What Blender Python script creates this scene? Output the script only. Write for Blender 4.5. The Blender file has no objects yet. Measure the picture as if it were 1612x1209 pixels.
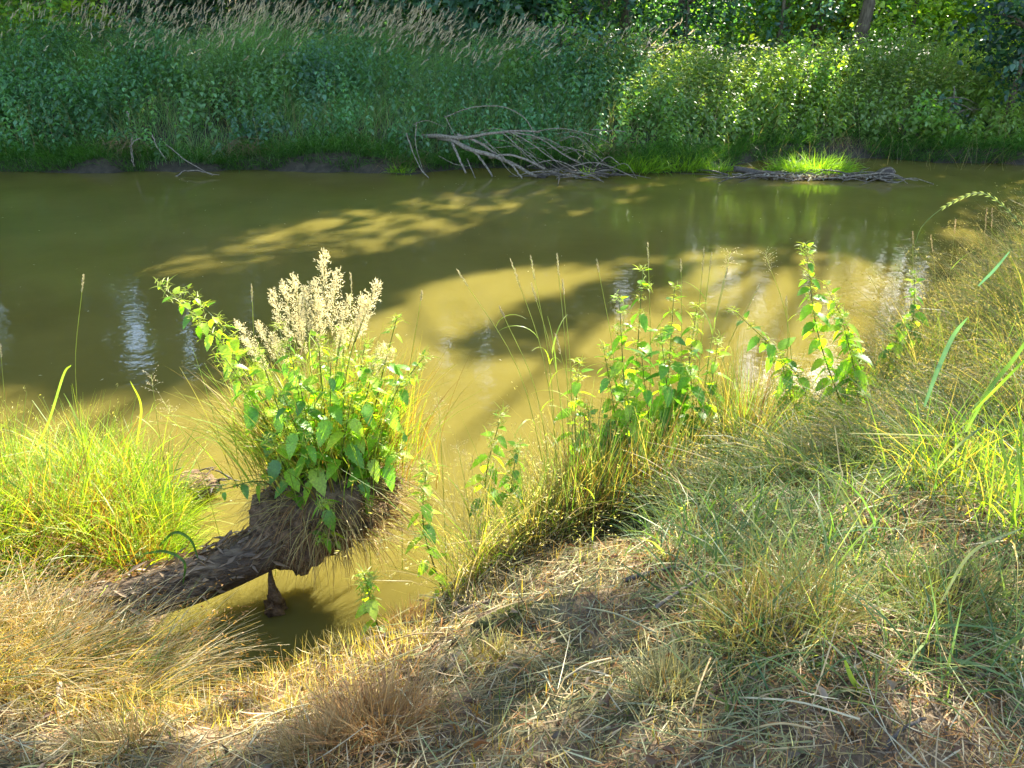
import bpy, math, random
import numpy as np
from mathutils import Vector, Matrix
R = np.random.default_rng(7)
random.seed(7)
PI = math.pi
SC = bpy.context.scene
COL = SC.collection

# ------------------------------------------------------------------ camera, sky, sun, exposure
H = 2.5
PITCH = math.radians(26.9)
F = 1195.0
cam_d = bpy.data.cameras.new('camera')
cam_d.sensor_width = 36.0
cam_d.lens = 36.0 * F / 1612.0
cam_d.clip_start = 0.05
cam_d.clip_end = 900
cam = bpy.data.objects.new('camera', cam_d)
COL.objects.link(cam)
cam.location = (0, 0, H)
cam.rotation_euler = (PI / 2 - PITCH, 0, 0)
SC.camera = cam

SUN_AZ = math.radians(31)        # clockwise from +Y towards +X
SUN_EL = math.radians(38)
SUN = np.array([math.cos(SUN_EL) * math.sin(SUN_AZ), math.cos(SUN_EL) * math.cos(SUN_AZ), math.sin(SUN_EL)])
world = bpy.data.worlds.new('World')
SC.world = world
world.use_nodes = True
wn = world.node_tree
sky = wn.nodes.new('ShaderNodeTexSky')
sky.sky_type = 'NISHITA'
sky.sun_disc = False
sky.sun_elevation = SUN_EL
sky.sun_rotation = SUN_AZ
sky.air_density = 1.0
sky.dust_density = 1.5
bg = wn.nodes['Background']
bg.inputs['Strength'].default_value = 0.15
wn.links.new(sky.outputs[0], bg.inputs['Color'])
sl = bpy.data.lights.new('sun', 'SUN')
sl.energy = 5.0
sl.angle = math.radians(0.53)
sl.color = (1.0, 0.93, 0.78)
so = bpy.data.objects.new('sun', sl)
so.rotation_euler = Vector(SUN).to_track_quat('Z', 'Y').to_euler()
so.location = (20, 20, 30)
COL.objects.link(so)
SC.view_settings.view_transform = 'Standard'
SC.view_settings.look = 'None'
SC.view_settings.exposure = 2.45
SC.view_settings.gamma = 1.0
SC.view_settings.use_curve_mapping = False
SC.cycles.max_bounces = 8
SC.cycles.diffuse_bounces = 3
SC.cycles.glossy_bounces = 2
SC.cycles.transmission_bounces = 3
SC.cycles.transparent_max_bounces = 4
SC.cycles.caustics_reflective = False
SC.cycles.caustics_refractive = False
SC.cycles.sample_clamp_indirect = 6.0

# ------------------------------------------------------------------ small maths
CP, SP = math.cos(PITCH), math.sin(PITCH)
def at(u, v, Y):
    """the point of the place seen at photo pixel u, v whose distance along the ground is Y"""
    x = (u - 806) / F; yy = (604.5 - v) / F
    d = (x, CP + yy * SP, -SP + yy * CP)
    t = Y / d[1]
    return np.array([d[0] * t, Y, H + d[2] * t])
def pix(P, h=H):
    P = np.atleast_2d(P)
    dy = P[:, 1]; dz = P[:, 2] - h
    dep = dy * CP - dz * SP
    up = dy * SP + dz * CP
    dep = np.where(dep < 0.05, 0.05, dep)
    return 806 + F * P[:, 0] / dep, 604.5 - F * up / dep
def sstep(a, b, x):
    t = np.clip((x - a) / (b - a), 0, 1)
    return t * t * (3 - 2 * t)
_VN = {}
def vnoise(x, y, scale, seed=0):
    if seed not in _VN:
        _VN[seed] = np.random.default_rng(900 + seed).random((64, 64))
    g = _VN[seed]
    fx = np.asarray(x) / scale + 1000; fy = np.asarray(y) / scale + 1000
    ix = np.floor(fx).astype(int); iy = np.floor(fy).astype(int)
    tx = fx - ix; ty = fy - iy
    tx = tx * tx * (3 - 2 * tx); ty = ty * ty * (3 - 2 * ty)
    a = g[ix % 64, iy % 64]; b = g[(ix + 1) % 64, iy % 64]
    c = g[ix % 64, (iy + 1) % 64]; d = g[(ix + 1) % 64, (iy + 1) % 64]
    return (a * (1 - tx) + b * tx) * (1 - ty) + (c * (1 - tx) + d * tx) * ty
def norm(v):
    v = np.asarray(v, float)
    return v / np.maximum(np.linalg.norm(v, axis=-1, keepdims=True), 1e-9)
def rgb(h):
    c = np.array([int(h[i:i + 2], 16) / 255 for i in (0, 2, 4)])
    return np.where(c < 0.04045, c / 12.92, ((c + 0.055) / 1.055) ** 2.4)
def in_poly(u, v, poly):
    u = np.asarray(u); v = np.asarray(v)
    r = np.zeros(u.shape, bool)
    n = len(poly)
    for i in range(n):
        x1, y1 = poly[i]; x2, y2 = poly[(i + 1) % n]
        if y1 == y2: continue
        c = ((y1 > v) != (y2 > v)) & (u < (x2 - x1) * (v - y1) / (y2 - y1) + x1)
        r ^= c
    return r

# ------------------------------------------------------------------ mesh collecting
class Acc:
    def __init__(s):
        s.v = []; s.c = []; s.q = []; s.t = []; s.n = 0
    def add(s, v, c, q=None, t=None):
        v = np.asarray(v, float).reshape(-1, 3)
        c = np.asarray(c, float)
        if c.ndim == 1: c = np.tile(c, (len(v), 1))
        if q is not None and len(q): s.q.append(np.asarray(q, int) + s.n)
        if t is not None and len(t): s.t.append(np.asarray(t, int) + s.n)
        s.v.append(v); s.c.append(c); s.n += len(v)
    def mesh(s, name, mat, smooth=False, origin=None):
        me = bpy.data.meshes.new(name)
        if not s.v: return me
        v = np.concatenate(s.v)
        if origin is not None: v = v - np.asarray(origin)
        c = np.concatenate(s.c)
        q = np.concatenate(s.q) if s.q else np.zeros((0, 4), int)
        t = np.concatenate(s.t) if s.t else np.zeros((0, 3), int)
        me.vertices.add(len(v)); me.vertices.foreach_set('co', v.astype(np.float32).ravel())
        nl = q.size + t.size
        me.loops.add(nl)
        me.loops.foreach_set('vertex_index', np.concatenate([q.ravel(), t.ravel()]).astype(np.int32))
        npoly = len(q) + len(t)
        me.polygons.add(npoly)
        st = np.concatenate([np.arange(len(q)) * 4, q.size + np.arange(len(t)) * 3]).astype(np.int32)
        me.polygons.foreach_set('loop_start', st)
        try: me.polygons.foreach_set('loop_total', np.concatenate([np.full(len(q), 4), np.full(len(t), 3)]).astype(np.int32))
        except Exception: pass
        if smooth: me.polygons.foreach_set('use_smooth', np.ones(npoly, bool))
        me.update(calc_edges=True)
        a = me.attributes.new('col', 'FLOAT_COLOR', 'POINT')
        cc = np.concatenate([np.clip(c, 0, 1), np.ones((len(c), 1))], 1)
        a.data.foreach_set('color', cc.astype(np.float32).ravel())
        me.materials.append(mat)
        return me
def link(name, me, parent=None, loc=None):
    o = bpy.data.objects.new(name, me)
    COL.objects.link(o)
    if parent is not None: o.parent = parent
    if loc is not None: o.location = loc
    return o
def empty(name, loc, label, cat, group=None):
    o = bpy.data.objects.new(name, None); COL.objects.link(o)
    o.location = tuple(float(a) for a in loc); o.empty_display_size = 0.1
    o['label'] = label; o['category'] = cat
    if group: o['group'] = group
    return o
def tag(o, label=None, cat=None, group=None, kind=None):
    if label: o['label'] = label
    if cat: o['category'] = cat
    if group: o['group'] = group
    if kind: o['kind'] = kind
    return o

def ribbons(acc, base, az, L, w, p0, bend, K, col, colt=None, taper=1.5, roll=None, flat=0.12):
    base = np.atleast_2d(base); N = len(base)
    f = lambda a: np.broadcast_to(np.asarray(a, float), (N,)).copy()
    az, L, w, p0, bend = map(f, (az, L, w, p0, bend))
    roll = R.uniform(-0.9, 0.9, N) if roll is None else f(roll)
    s = np.linspace(0, 1, K + 1)
    th = p0[:, None] + bend[:, None] * s[None, :]
    D = np.stack([np.sin(th) * np.cos(az)[:, None], np.sin(th) * np.sin(az)[:, None], np.cos(th)], -1)
    mid = 0.5 * (D[:, 1:] + D[:, :-1]) * (L / K)[:, None, None]
    P = np.concatenate([np.zeros((N, 1, 3)), np.cumsum(mid, 1)], 1) + base[:, None, :]
    h = np.stack([-np.sin(az), np.cos(az), np.zeros(N)], -1)[:, None, :]
    B = np.cross(D, np.broadcast_to(h, D.shape))
    side = np.cos(roll)[:, None, None] * h + np.sin(roll)[:, None, None] * B
    prof = np.maximum(1 - s ** taper, flat) * np.minimum(1, 0.55 + s * 2)
    W = (w[:, None] * prof[None, :])[..., None] * 0.5
    V = np.stack([P - side * W, P + side * W], 2).reshape(-1, 3)
    col = np.broadcast_to(np.asarray(col, float), (N, 3))
    colt = col if colt is None else np.broadcast_to(np.asarray(colt, float), (N, 3))
    C = col[:, None, :] * (1 - s)[None, :, None] + colt[:, None, :] * s[None, :, None]
    C = np.repeat(C, 2, axis=1).reshape(-1, 3)
    i = (np.arange(N) * (K + 1) * 2)[:, None] + (np.arange(K) * 2)[None, :]
    q = np.stack([i, i + 1, i + 3, i + 2], -1).reshape(-1, 4)
    acc.add(V, C, q=q)
    return P, D

def cards(acc, pos, axis, nrm, L, W, tv, tq=None, tt=None, col=(1, 1, 1)):
    """copies of a small leaf shape: x along the leaf, y across, z out of it"""
    pos = np.atleast_2d(pos); N = len(pos); tv = np.asarray(tv, float); M = len(tv)
    a = norm(np.broadcast_to(axis, (N, 3)))
    n = np.broadcast_to(nrm, (N, 3))
    b = norm(np.cross(n, a)); n = np.cross(a, b)
    L = np.broadcast_to(np.asarray(L, float), (N,)); W = np.broadcast_to(np.asarray(W, float), (N,))
    V = pos[:, None, :] + a[:, None, :] * (tv[None, :, 0] * L[:, None])[..., None] \
        + b[:, None, :] * (tv[None, :, 1] * W[:, None])[..., None] + n[:, None, :] * (tv[None, :, 2] * L[:, None])[..., None]
    col = np.broadcast_to(np.asarray(col, float), (N, 3))
    C = np.repeat(col, M, axis=0)
    off = (np.arange(N) * M)[:, None, None]
    q = (np.asarray(tq)[None] + off).reshape(-1, 4) if tq is not None else None
    t = (np.asarray(tt)[None] + off).reshape(-1, 3) if tt is not None else None
    acc.add(V.reshape(-1, 3), C, q=q, t=t)

def tube(acc, pts, rad, sides=6, col=(.2, .15, .1), jit=0.0, seed=0, cap=True):
    pts = np.asarray(pts, float); n = len(pts)
    rad = np.broadcast_to(np.asarray(rad, float), (n,))
    T = norm(np.gradient(pts, axis=0))
    ref = np.array([0, 0, 1.0]) if abs(T[0][2]) < 0.9 else np.array([1.0, 0, 0])
    U = norm(np.cross(T[0], ref)); V = []
    rr = np.random.default_rng(seed)
    ang = np.linspace(0, 2 * PI, sides, endpoint=False)
    jj = rr.normal(0, 1, (n, sides)) * jit
    for i in range(n):
        U = norm(U - T[i] * np.dot(U, T[i])); W = np.cross(T[i], U)
        r = rad[i] * (1 + jj[i])
        V.append(pts[i] + U * (np.cos(ang) * r)[:, None] + W * (np.sin(ang) * r)[:, None])
    V = np.concatenate(V)
    q = []
    for i in range(n - 1):
        for k in range(sides):
            k2 = (k + 1) % sides
            q.append((i * sides + k, i * sides + k2, (i + 1) * sides + k2, (i + 1) * sides + k))
    t = []
    if cap:
        V = np.concatenate([V, pts[:1], pts[-1:]])
        a, b = n * sides, n * sides + 1
        for k in range(sides):
            k2 = (k + 1) % sides
            t.append((a, k2, k)); t.append((b, (n - 1) * sides + k, (n - 1) * sides + k2))
    acc.add(V, col, q=q, t=t)
def curve_pts(ctrl, n):
    """smooth Catmull-Rom through control points"""
    c = np.asarray(ctrl, float)
    c = np.concatenate([[2 * c[0] - c[1]], c, [2 * c[-1] - c[-2]]])
    out = []
    m = len(c) - 3
    for k in range(n):
        u = k / (n - 1) * m
        i = min(int(u), m - 1); t = u - i
        p0, p1, p2, p3 = c[i:i + 4]
        out.append(0.5 * ((2 * p1) + (-p0 + p2) * t + (2 * p0 - 5 * p1 + 4 * p2 - p3) * t * t + (-p0 + 3 * p1 - 3 * p2 + p3) * t ** 3))
    return np.array(out)

# leaf shapes
LF4 = np.array([[0, 0, 0], [.4, .5, .05], [1, 0, -.12], [.4, -.5, .05]]); LF4T = [(0, 2, 1), (0, 3, 2)]
LF6 = np.array([[0, 0, 0], [.22, .42, .06], [.62, .32, .04], [1, 0, -.16], [.62, -.32, .04], [.22, -.42, .06], [.5, 0, -.03]])
LF6T = [(0, 6, 1), (1, 6, 2), (2, 6, 3), (3, 6, 4), (4, 6, 5), (5, 6, 0)]
MAP = []
for a, r in ((-180, .12), (-128, .42), (-100, .30), (-72, .55), (-40, .33), (0, .68), (40, .33), (72, .55), (100, .30), (128, .42)):
    MAP.append((.35 + r * math.cos(math.radians(a)), r * math.sin(math.radians(a)), -.08 * r))
MAP = np.array([(.35, 0, .05)] + MAP); MAPT = [(0, i + 1, (i + 1) % 10 + 1) for i in range(10)]
def serrated(nt=6, wide=.33):
    top = []; 
    for i in range(nt * 2 + 1):
        s = i / (nt * 2)
        x = 0.02 + .98 * s
        w = wide * (math.sin(PI * min(1, s ** .62)) ** .75 if 0 < s < 1 else 0)
        if i % 2 == 1: w *= 1.10
        elif 0 < i < nt * 2: w *= .86; x += .02
        top.append((x, w))
    mid = [(x, 0) for x, _ in top]
    V = [(x, 0, -.22 * x * x) for x, _ in top]
    n = len(top)
    for sgn in (1, -1):
        for x, w in top[1:-1]:
            V.append((x - .03, sgn * w, -.22 * x * x + .22 * w))
    T = []
    for k, base in enumerate((n, n + n - 2)):
        e = [0] + [base + i for i in range(n - 2)] + [n - 1]
        for i in range(n - 1):
            a, b, c, d = i, i + 1, e[i + 1], e[i]
            if k: 
                if a != d: T.append((a, d, c))
                if b != c: T.append((a, c, b))
            else:
                if a != d: T.append((a, c, d))
                if b != c: T.append((a, b, c))
    return np.array(V), T

# ------------------------------------------------------------------ materials
def nodes(name):
    m = bpy.data.materials.new(name); m.use_nodes = True
    nt = m.node_tree; nt.nodes.clear()
    out = nt.nodes.new('ShaderNodeOutputMaterial')
    return m, nt, out
def foliage(name, trans=.45, tcol=(1.5, 1.9, .55), rough=.45, spec=.035, vary=.25, veins=False):
    m, nt, out = nodes(name)
    N = nt.nodes.new; Lk = nt.links.new
    at_ = N('ShaderNodeAttribute'); at_.attribute_name = 'col'
    oi = N('ShaderNodeObjectInfo')
    noi = N('ShaderNodeTexNoise'); noi.inputs['Scale'].default_value = 14; noi.inputs['Detail'].default_value = 3
    tc = N('ShaderNodeTexCoord'); Lk(tc.outputs['Object'], noi.inputs['Vector'])
    mr = N('ShaderNodeMapRange'); mr.inputs['From Min'].default_value = .3; mr.inputs['From Max'].default_value = .7
    mr.inputs['To Min'].default_value = 1 - vary; mr.inputs['To Max'].default_value = 1 + vary
    Lk(noi.outputs['Fac'], mr.inputs['Value'])
    mx = N('ShaderNodeMix'); mx.data_type = 'RGBA'; mx.blend_type = 'MULTIPLY'; mx.inputs[0].default_value = 1
    Lk(at_.outputs['Color'], mx.inputs[6]); Lk(mr.outputs[0], mx.inputs[7])
    mt = N('ShaderNodeMix'); mt.data_type = 'RGBA'; mt.blend_type = 'MULTIPLY'; mt.inputs[0].default_value = 1
    Lk(mx.outputs[2], mt.inputs[6]); mt.inputs[7].default_value = (*tcol, 1)
    df = N('ShaderNodeBsdfDiffuse'); Lk(mx.outputs[2], df.inputs['Color'])
    tr = N('ShaderNodeBsdfTranslucent'); Lk(mt.outputs[2], tr.inputs['Color'])
    m1 = N('ShaderNodeMixShader'); m1.inputs[0].default_value = trans
    Lk(df.outputs[0], m1.inputs[1]); Lk(tr.outputs[0], m1.inputs[2])
    gl = N('ShaderNodeBsdfGlossy'); gl.inputs['Roughness'].default_value = rough
    m2 = N('ShaderNodeMixShader'); m2.inputs[0].default_value = spec
    Lk(m1.outputs[0], m2.inputs[1]); Lk(gl.outputs[0], m2.inputs[2])
    Lk(m2.outputs[0], out.inputs['Surface'])
    return m
M_LEAF = foliage('leaf_green', .5, (1.6, 1.8, .45), .36, .05)
M_NET = foliage('nettle_leaf', .57, (1.95, 2.1, .45), .4, .03)
M_GRASS = foliage('grass_blade', .5, (1.6, 1.7, .5), .45, .03)
M_STRAW = foliage('dry_straw', .3, (1.3, 1.1, .7), .5, .025)
M_PLUME = foliage('plume_cream', .5, (1.2, 1.1, .9), .6, .02)
def solid(name, c1, c2, scale, rough=.9, bump=.3, stretch=(1, 1, 1), c3=None, attr=False):
    m, nt, out = nodes(name); N = nt.nodes.new; Lk = nt.links.new
    tc = N('ShaderNodeTexCoord'); mp = N('ShaderNodeMapping'); mp.inputs['Scale'].default_value = stretch
    Lk(tc.outputs['Object'], mp.inputs[0])
    n1 = N('ShaderNodeTexNoise'); n1.inputs['Scale'].default_value = scale; n1.inputs['Detail'].default_value = 8; n1.inputs['Roughness'].default_value = .65
    Lk(mp.outputs[0], n1.inputs['Vector'])
    cr = N('ShaderNodeValToRGB'); cr.color_ramp.elements[0].position = .35; cr.color_ramp.elements[1].position = .68
    cr.color_ramp.elements[0].color = (*c1, 1); cr.color_ramp.elements[1].color = (*c2, 1)
    Lk(n1.outputs['Fac'], cr.inputs[0])
    csrc = cr.outputs[0]
    if c3 is not None:
        n3 = N('ShaderNodeTexNoise'); n3.inputs['Scale'].default_value = scale * .13; n3.inputs['Detail'].default_value = 4
        Lk(tc.outputs['Object'], n3.inputs['Vector'])
        r3 = N('ShaderNodeMapRange'); r3.inputs['From Min'].default_value = .45; r3.inputs['From Max'].default_value = .6
        Lk(n3.outputs['Fac'], r3.inputs['Value'])
        m3 = N('ShaderNodeMix'); m3.data_type = 'RGBA'; Lk(r3.outputs[0], m3.inputs[0]); Lk(csrc, m3.inputs[6]); m3.inputs[7].default_value = (*c3, 1)
        csrc = m3.outputs[2]
    b = N('ShaderNodeBsdfPrincipled'); b.inputs['Roughness'].default_value = rough
    b.inputs['Specular IOR Level'].default_value = .3
    Lk(csrc, b.inputs['Base Color'])
    n2 = N('ShaderNodeTexNoise'); n2.inputs['Scale'].default_value = scale * 2.5; n2.inputs['Detail'].default_value = 6
    Lk(mp.outputs[0], n2.inputs['Vector'])
    bu = N('ShaderNodeBump'); bu.inputs['Strength'].default_value = bump; bu.inputs['Distance'].default_value = .02
    Lk(n2.outputs['Fac'], bu.inputs['Height']); Lk(bu.outputs[0], b.inputs['Normal'])
    Lk(b.outputs[0], out.inputs[0])
    return m
M_SOIL = solid('soil', (.06, .042, .025), (.22, .155, .09), 22, c3=(.08, .075, .03), bump=.8)
M_FARSOIL = solid('mud', (.03, .025, .016), (.08, .062, .04), 9, rough=.7, bump=.8)
M_BARK = solid('bark', (.06, .045, .03), (.2, .16, .115), 16, stretch=(1, 1, .25), bump=.9)
M_LOG = solid('weathered_log', (.035, .024, .015), (.30, .215, .13), 26, stretch=(.3, 1.2, 1.5), bump=1, c3=(.10, .07, .045))
M_DEAD = solid('dead_wood', (.10, .075, .052), (.36, .30, .23), 30, bump=.5)
M_WET = solid('wet_wood', (.035, .028, .022), (.14, .11, .085), 25, rough=.5, bump=.5)
M_MOSS = solid('moss', (.03, .035, .01), (.14, .15, .03), 40, c3=(.11, .07, .04), bump=1)
M_ROOT = solid('root_soil', (.05, .03, .016), (.24, .155, .085), 30, bump=1)
def water():
    m, nt, out = nodes('river_water'); N = nt.nodes.new; Lk = nt.links.new
    tc = N('ShaderNodeTexCoord')
    n0 = N('ShaderNodeTexNoise'); n0.inputs['Scale'].default_value = .9; n0.inputs['Detail'].default_value = 4
    Lk(tc.outputs['Object'], n0.inputs['Vector'])
    cr = N('ShaderNodeValToRGB')
    cr.color_ramp.elements[0].position = .3; cr.color_ramp.elements[0].color = (.118, .098, .020, 1)
    cr.color_ramp.elements[1].position = .7; cr.color_ramp.elements[1].color = (.150, .125, .028, 1)
    Lk(n0.outputs['Fac'], cr.inputs[0])
    b = N('ShaderNodeBsdfPrincipled')
    Lk(cr.outputs[0], b.inputs['Base Color'])
    b.inputs['Subsurface Weight'].default_value = .85; b.inputs['Subsurface Scale'].default_value = .4; b.inputs['Subsurface Radius'].default_value = (1, .9, .5)
    b.inputs['Roughness'].default_value = .02; b.inputs['IOR'].default_value = 1.33
    mp = N('ShaderNodeMapping'); mp.inputs['Scale'].default_value = (1.0, 1.6, 1); Lk(tc.outputs['Object'], mp.inputs[0])
    n1 = N('ShaderNodeTexNoise'); n1.inputs['Scale'].default_value = 9; n1.inputs['Detail'].default_value = 3; n1.inputs['Distortion'].default_value = .6
    Lk(mp.outputs[0], n1.inputs['Vector'])
    n2 = N('ShaderNodeTexNoise'); n2.inputs['Scale'].default_value = 2.2; n2.inputs['Detail'].default_value = 2
    Lk(mp.outputs[0], n2.inputs['Vector'])
    ad = N('ShaderNodeMath'); ad.operation = 'MULTIPLY_ADD'; Lk(n2.outputs['Fac'], ad.inputs[0]); ad.inputs[1].default_value = 2.0; Lk(n1.outputs['Fac'], ad.inputs[2])
    bu = N('ShaderNodeBump'); bu.inputs['Strength'].default_value = .22; bu.inputs['Distance'].default_value = .007
    Lk(ad.outputs[0], bu.inputs['Height']); Lk(bu.outputs[0], b.inputs['Normal'])
    Lk(b.outputs[0], out.inputs[0])
    return m
M_WATER = water()

# ------------------------------------------------------------------ the setting: banks and river
NS = np.array([(-160, 7), (-30, 5.5), (-8, 4.6), (-4, 4.1), (-2.6, 3.85), (-2.1, 3.65), (-1.8, 3.35), (-1.64, 3.0), (-1.58, 2.6), (-1.42, 2.32), (-1.1, 2.14), (-.8, 2.17),
               (-.45, 2.42), (-.1, 2.8), (.4, 3.1), (.95, 3.42), (1.9, 4.0), (2.7, 4.8), (3.6, 5.8), (4.6, 6.8), (6.5, 7.8), (10, 8.6), (25, 9.5), (160, 12)], float)
FS = np.array([(-160, 12), (-30, 12.6), (-14, 12.9), (-9, 12.55), (-6.5, 12.5), (-4.2, 12.7), (-1.6, 12.45), (-.5, 12.9), (1, 12.75), (1.9, 12.5), (3.1, 12.7), (4.3, 13.5), (6, 13.9), (7.3, 13.3), (8.8, 13.2), (12, 14.0), (30, 16), (160, 18)], float)
def sdist(x, y, S, flip=1):
    x = np.asarray(x, float); y = np.asarray(y, float)
    best = np.full(x.shape, 1e9)
    for (ax, ay), (bx, by) in zip(S[:-1], S[1:]):
        dx, dy = bx - ax, by - ay
        t = np.clip(((x - ax) * dx + (y - ay) * dy) / (dx * dx + dy * dy), 0, 1)
        best = np.minimum(best, np.hypot(x - ax - t * dx, y - ay - t * dy))
    return best * np.where((np.interp(x, S[:, 0], S[:, 1]) - y) * flip > 0, 1, -1)
def near_z(x, y):
    d = sdist(x, y, NS)
    z = .30 * sstep(0, .18, d) + .37 * sstep(.1, .9, d) + .28 * sstep(.7, 1.8, d) - .7 * sstep(0, 1.2, -d)
    pen = sstep(2.15, 2.6, y) * sstep(-1.45, -1.75, x)
    z = np.where(z > 0, z * (1 - .62 * pen), z)
    z = z - .34 * np.exp(-(((x + 1.75) / .45) ** 2 + ((y - 2.33) / .13) ** 2))
    z = z + np.where(d > .05, 1, 0) * ((vnoise(x, y, .5, 1) - .5) * .09 + (vnoise(x, y, .17, 2) - .5) * .05)
    z = z + .10 * np.exp(-(((x - .08) / .26) ** 2 + ((y - 1.93) / .07) ** 2))
    return z
def far_z(x, y):
    d = sdist(x, y, FS, -1)
    d = d + np.where(np.abs(d) < 2, 1, 0) * ((vnoise(x, y, .75, 5) - .5) * .2 + (vnoise(x, y, .22, 6) - .5) * .12)
    k = .75 + .35 * sstep(2, -6, x)
    z = .16 * sstep(0, .12, d) + k * (.35 * sstep(.1, 1.2, d) + .75 * sstep(.8, 4.2, d)) - .8 * sstep(0, 1.5, -d)
    z = z + np.where(d > .1, 1, 0) * ((vnoise(x, y, 1.3, 3) - .5) * .28 + (vnoise(x, y, .35, 4) - .5) * .1)
    return z
def grid(xs, ys, fz, name, mat):
    X, Y = np.meshgrid(xs, ys, indexing='ij'); Z = fz(X.ravel(), Y.ravel())
    V = np.stack([X.ravel(), Y.ravel(), Z], -1)
    ny = len(ys); i = (np.arange(len(xs) - 1) * ny)[:, None] + np.arange(ny - 1)[None]
    q = np.stack([i, i + ny, i + ny + 1, i + 1], -1).reshape(-1, 4)
    a = Acc(); a.add(V, (1, 1, 1), q=q)
    o = link(name, a.mesh(name, mat, True)); o['kind'] = 'structure'
    return o
def spaced(lo, a, b, hi, step, n=14):
    l = a - np.geomspace(step, a - lo, n)[::-1]; r = b + np.geomspace(step, hi - b, n)
    return np.concatenate([l, np.arange(a, b + 1e-6, step), r])
grid(spaced(-150, -3, 4.5, 150, .045), spaced(-120, .6, 5.2, 12, .045), near_z, 'ground', M_SOIL)
grid(spaced(-150, -12, 12, 150, .16), spaced(10.5, 12, 19, 400, .14), far_z, 'river_bank', M_FARSOIL)
a = Acc()
a.add([(-150, -20, 0), (150, -20, 0), (150, 40, 0), (-150, 40, 0)], (1, 1, 1), q=[(0, 1, 2, 3)])
rv = link('river', a.mesh('river', M_WATER)); rv['kind'] = 'structure'

# ------------------------------------------------------------------ where the crowns are carved open to let the sun through
LIT = [
    [(-300, 1070), (0, 1058), (300, 1042), (520, 1012), (780, 950), (1010, 900), (1110, 850), (1120, 790), (1300, 690), (1370, 640), (1430, 520), (1420, 410), (1240, 372), (1060, 385), (960, 405), (820, 412), (740, 420), (600, 455), (500, 515), (400, 575), (200, 615), (-300, 615)],
    [(180, 432), (420, 344), (700, 297), (880, 280), (1050, 279), (1050, 326), (840, 368), (640, 402), (400, 432), (230, 450)],
    [(935, 95), (1130, 95), (1140, 205), (960, 215)], [(1130, 90), (1360, 100), (1330, 150), (1140, 160)], [(1385, 105), (1490, 115), (1470, 190), (1390, 170)],
    [(1190, 235), (1365, 235), (1365, 290), (1190, 290)], [(860, 250), (960, 250), (960, 285), (860, 285)],
    [(1480, 1010), (1700, 980), (1700, 1120), (1480, 1100)], [(1540, 640), (1700, 640), (1700, 900), (1560, 900)],
]
DAP = [(-300, 1050), (1110, 850), (1420, 560), (1420, 250), (2200, 250), (2200, 1400), (-300, 1400)]
def lit_at(P):
    """how open the canopy is over a place P on the ground: 0 closed .. 1 open"""
    u, v = pix(P)
    L = np.zeros(len(u))
    dn_ = vnoise(P[:, 0], P[:, 1], .38, 11)
    L = np.where(in_poly(u, v, DAP), np.where(dn_ > np.where(u > 1000, .56, .70), .95, np.where(u > 1000, .80, .42)), L)
    for i_, p in enumerate(LIT): L = np.where(in_poly(u, v, p), .93 if i_ == 1 else np.where(v < 240, .55 + .45 * (vnoise(P[:, 0], P[:, 1], .45, 15) > .4), 1.0), L)
    L = np.where((P[:, 1] > 12.9) & (P[:, 1] <= 16.8), np.maximum(L, .92 * (vnoise(P[:, 0], P[:, 1], .5, 14) > np.interp(P[:, 0], [-6, 0, 2], [.85, .72, .6]))), L)
    L = np.where(in_poly(u, v, [(740, 545), (860, 480), (960, 450), (1050, 418), (1070, 430), (970, 475), (860, 515), (760, 560)]), .25, L)
    L = np.where((P[:, 1] > 16.8) & (P[:, 0] > 2.5), .97 * (vnoise(P[:, 0], P[:, 1], 1.6, 12) > .36), L)
    L = np.where((P[:, 1] > 17) & (P[:, 0] < 2.5), .95 * (vnoise(P[:, 0], P[:, 1], 1.2, 13) > .68), L)
    return L
GAPS = [(215, 535, 22, 55, .9), (300, 520, 14, 60, .9), (250, 560, 60, 30, .4), (1205, 605, 50, 55, .95), (705, 565, 10, 40, .8), (762, 590, 12, 40, .8), (980, 490, 14, 40, .8),
        (860, 430, 8, 30, .7), (1290, 640, 60, 60, .9), (0, 520, 20, 60, .7), (930, 900, 160, 40, .7)]
def keep(Q, zmin=2.6):
    """leaves that stay: crowns are carved so sun patches and sky glints fall where wanted"""
    Pa = Q - SUN[None] * (Q[:, 2:3] / SUN[2])
    Pb = Q - SUN[None] * ((Q[:, 2:3] - .75) / SUN[2])
    Pc = Q - SUN[None] * ((Q[:, 2:3] - 1.3) / SUN[2])
    nb = Pb[:, 1] < np.interp(Pb[:, 0], NS[:, 0], NS[:, 1])
    P = np.where(nb[:, None], Pb, np.where((Pa[:, 1] > 12.5)[:, None], Pc, Pa))
    sg = np.where(nb, .07, np.where(P[:, 1] > 8.3, .22, .12))
    P = P + np.stack([R.normal(0, 1, len(P)) * sg, R.normal(0, 1, len(P)) * sg, np.zeros(len(P))], -1)
    L = lit_at(P)
    k = R.random(len(Q)) > L
    for zz, cx, cy, rx, ry in ((1.0, -.85, 2.9, .6, .45), (1.4, -.85, 2.9, .45, .35), (.7, -.85, 2.9, .6, .45), (.9, .6, 3.4, .6, .4), (1.2, .6, 3.4, .5, .35), (1.0, 1.7, 3.85, .5, .35), (.5, -2.2, 3.1, .9, .6)):
        E = Q - SUN[None] * ((Q[:, 2:3] - zz) / SUN[2])
        k &= ~(((E[:, 0] - cx) / rx) ** 2 + ((E[:, 1] - cy) / ry) ** 2 < 1)
    u, v = pix(Q * np.array([1, 1, -1.0]))
    for cu, cv, ru, rv_, pr in GAPS:
        w = ((u - cu) / ru) ** 2 + ((v - cv) / rv_) ** 2
        k &= ~((w < 1) & (R.random(len(Q)) < pr))
    return k | (Q[:, 2] < zmin)

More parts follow.
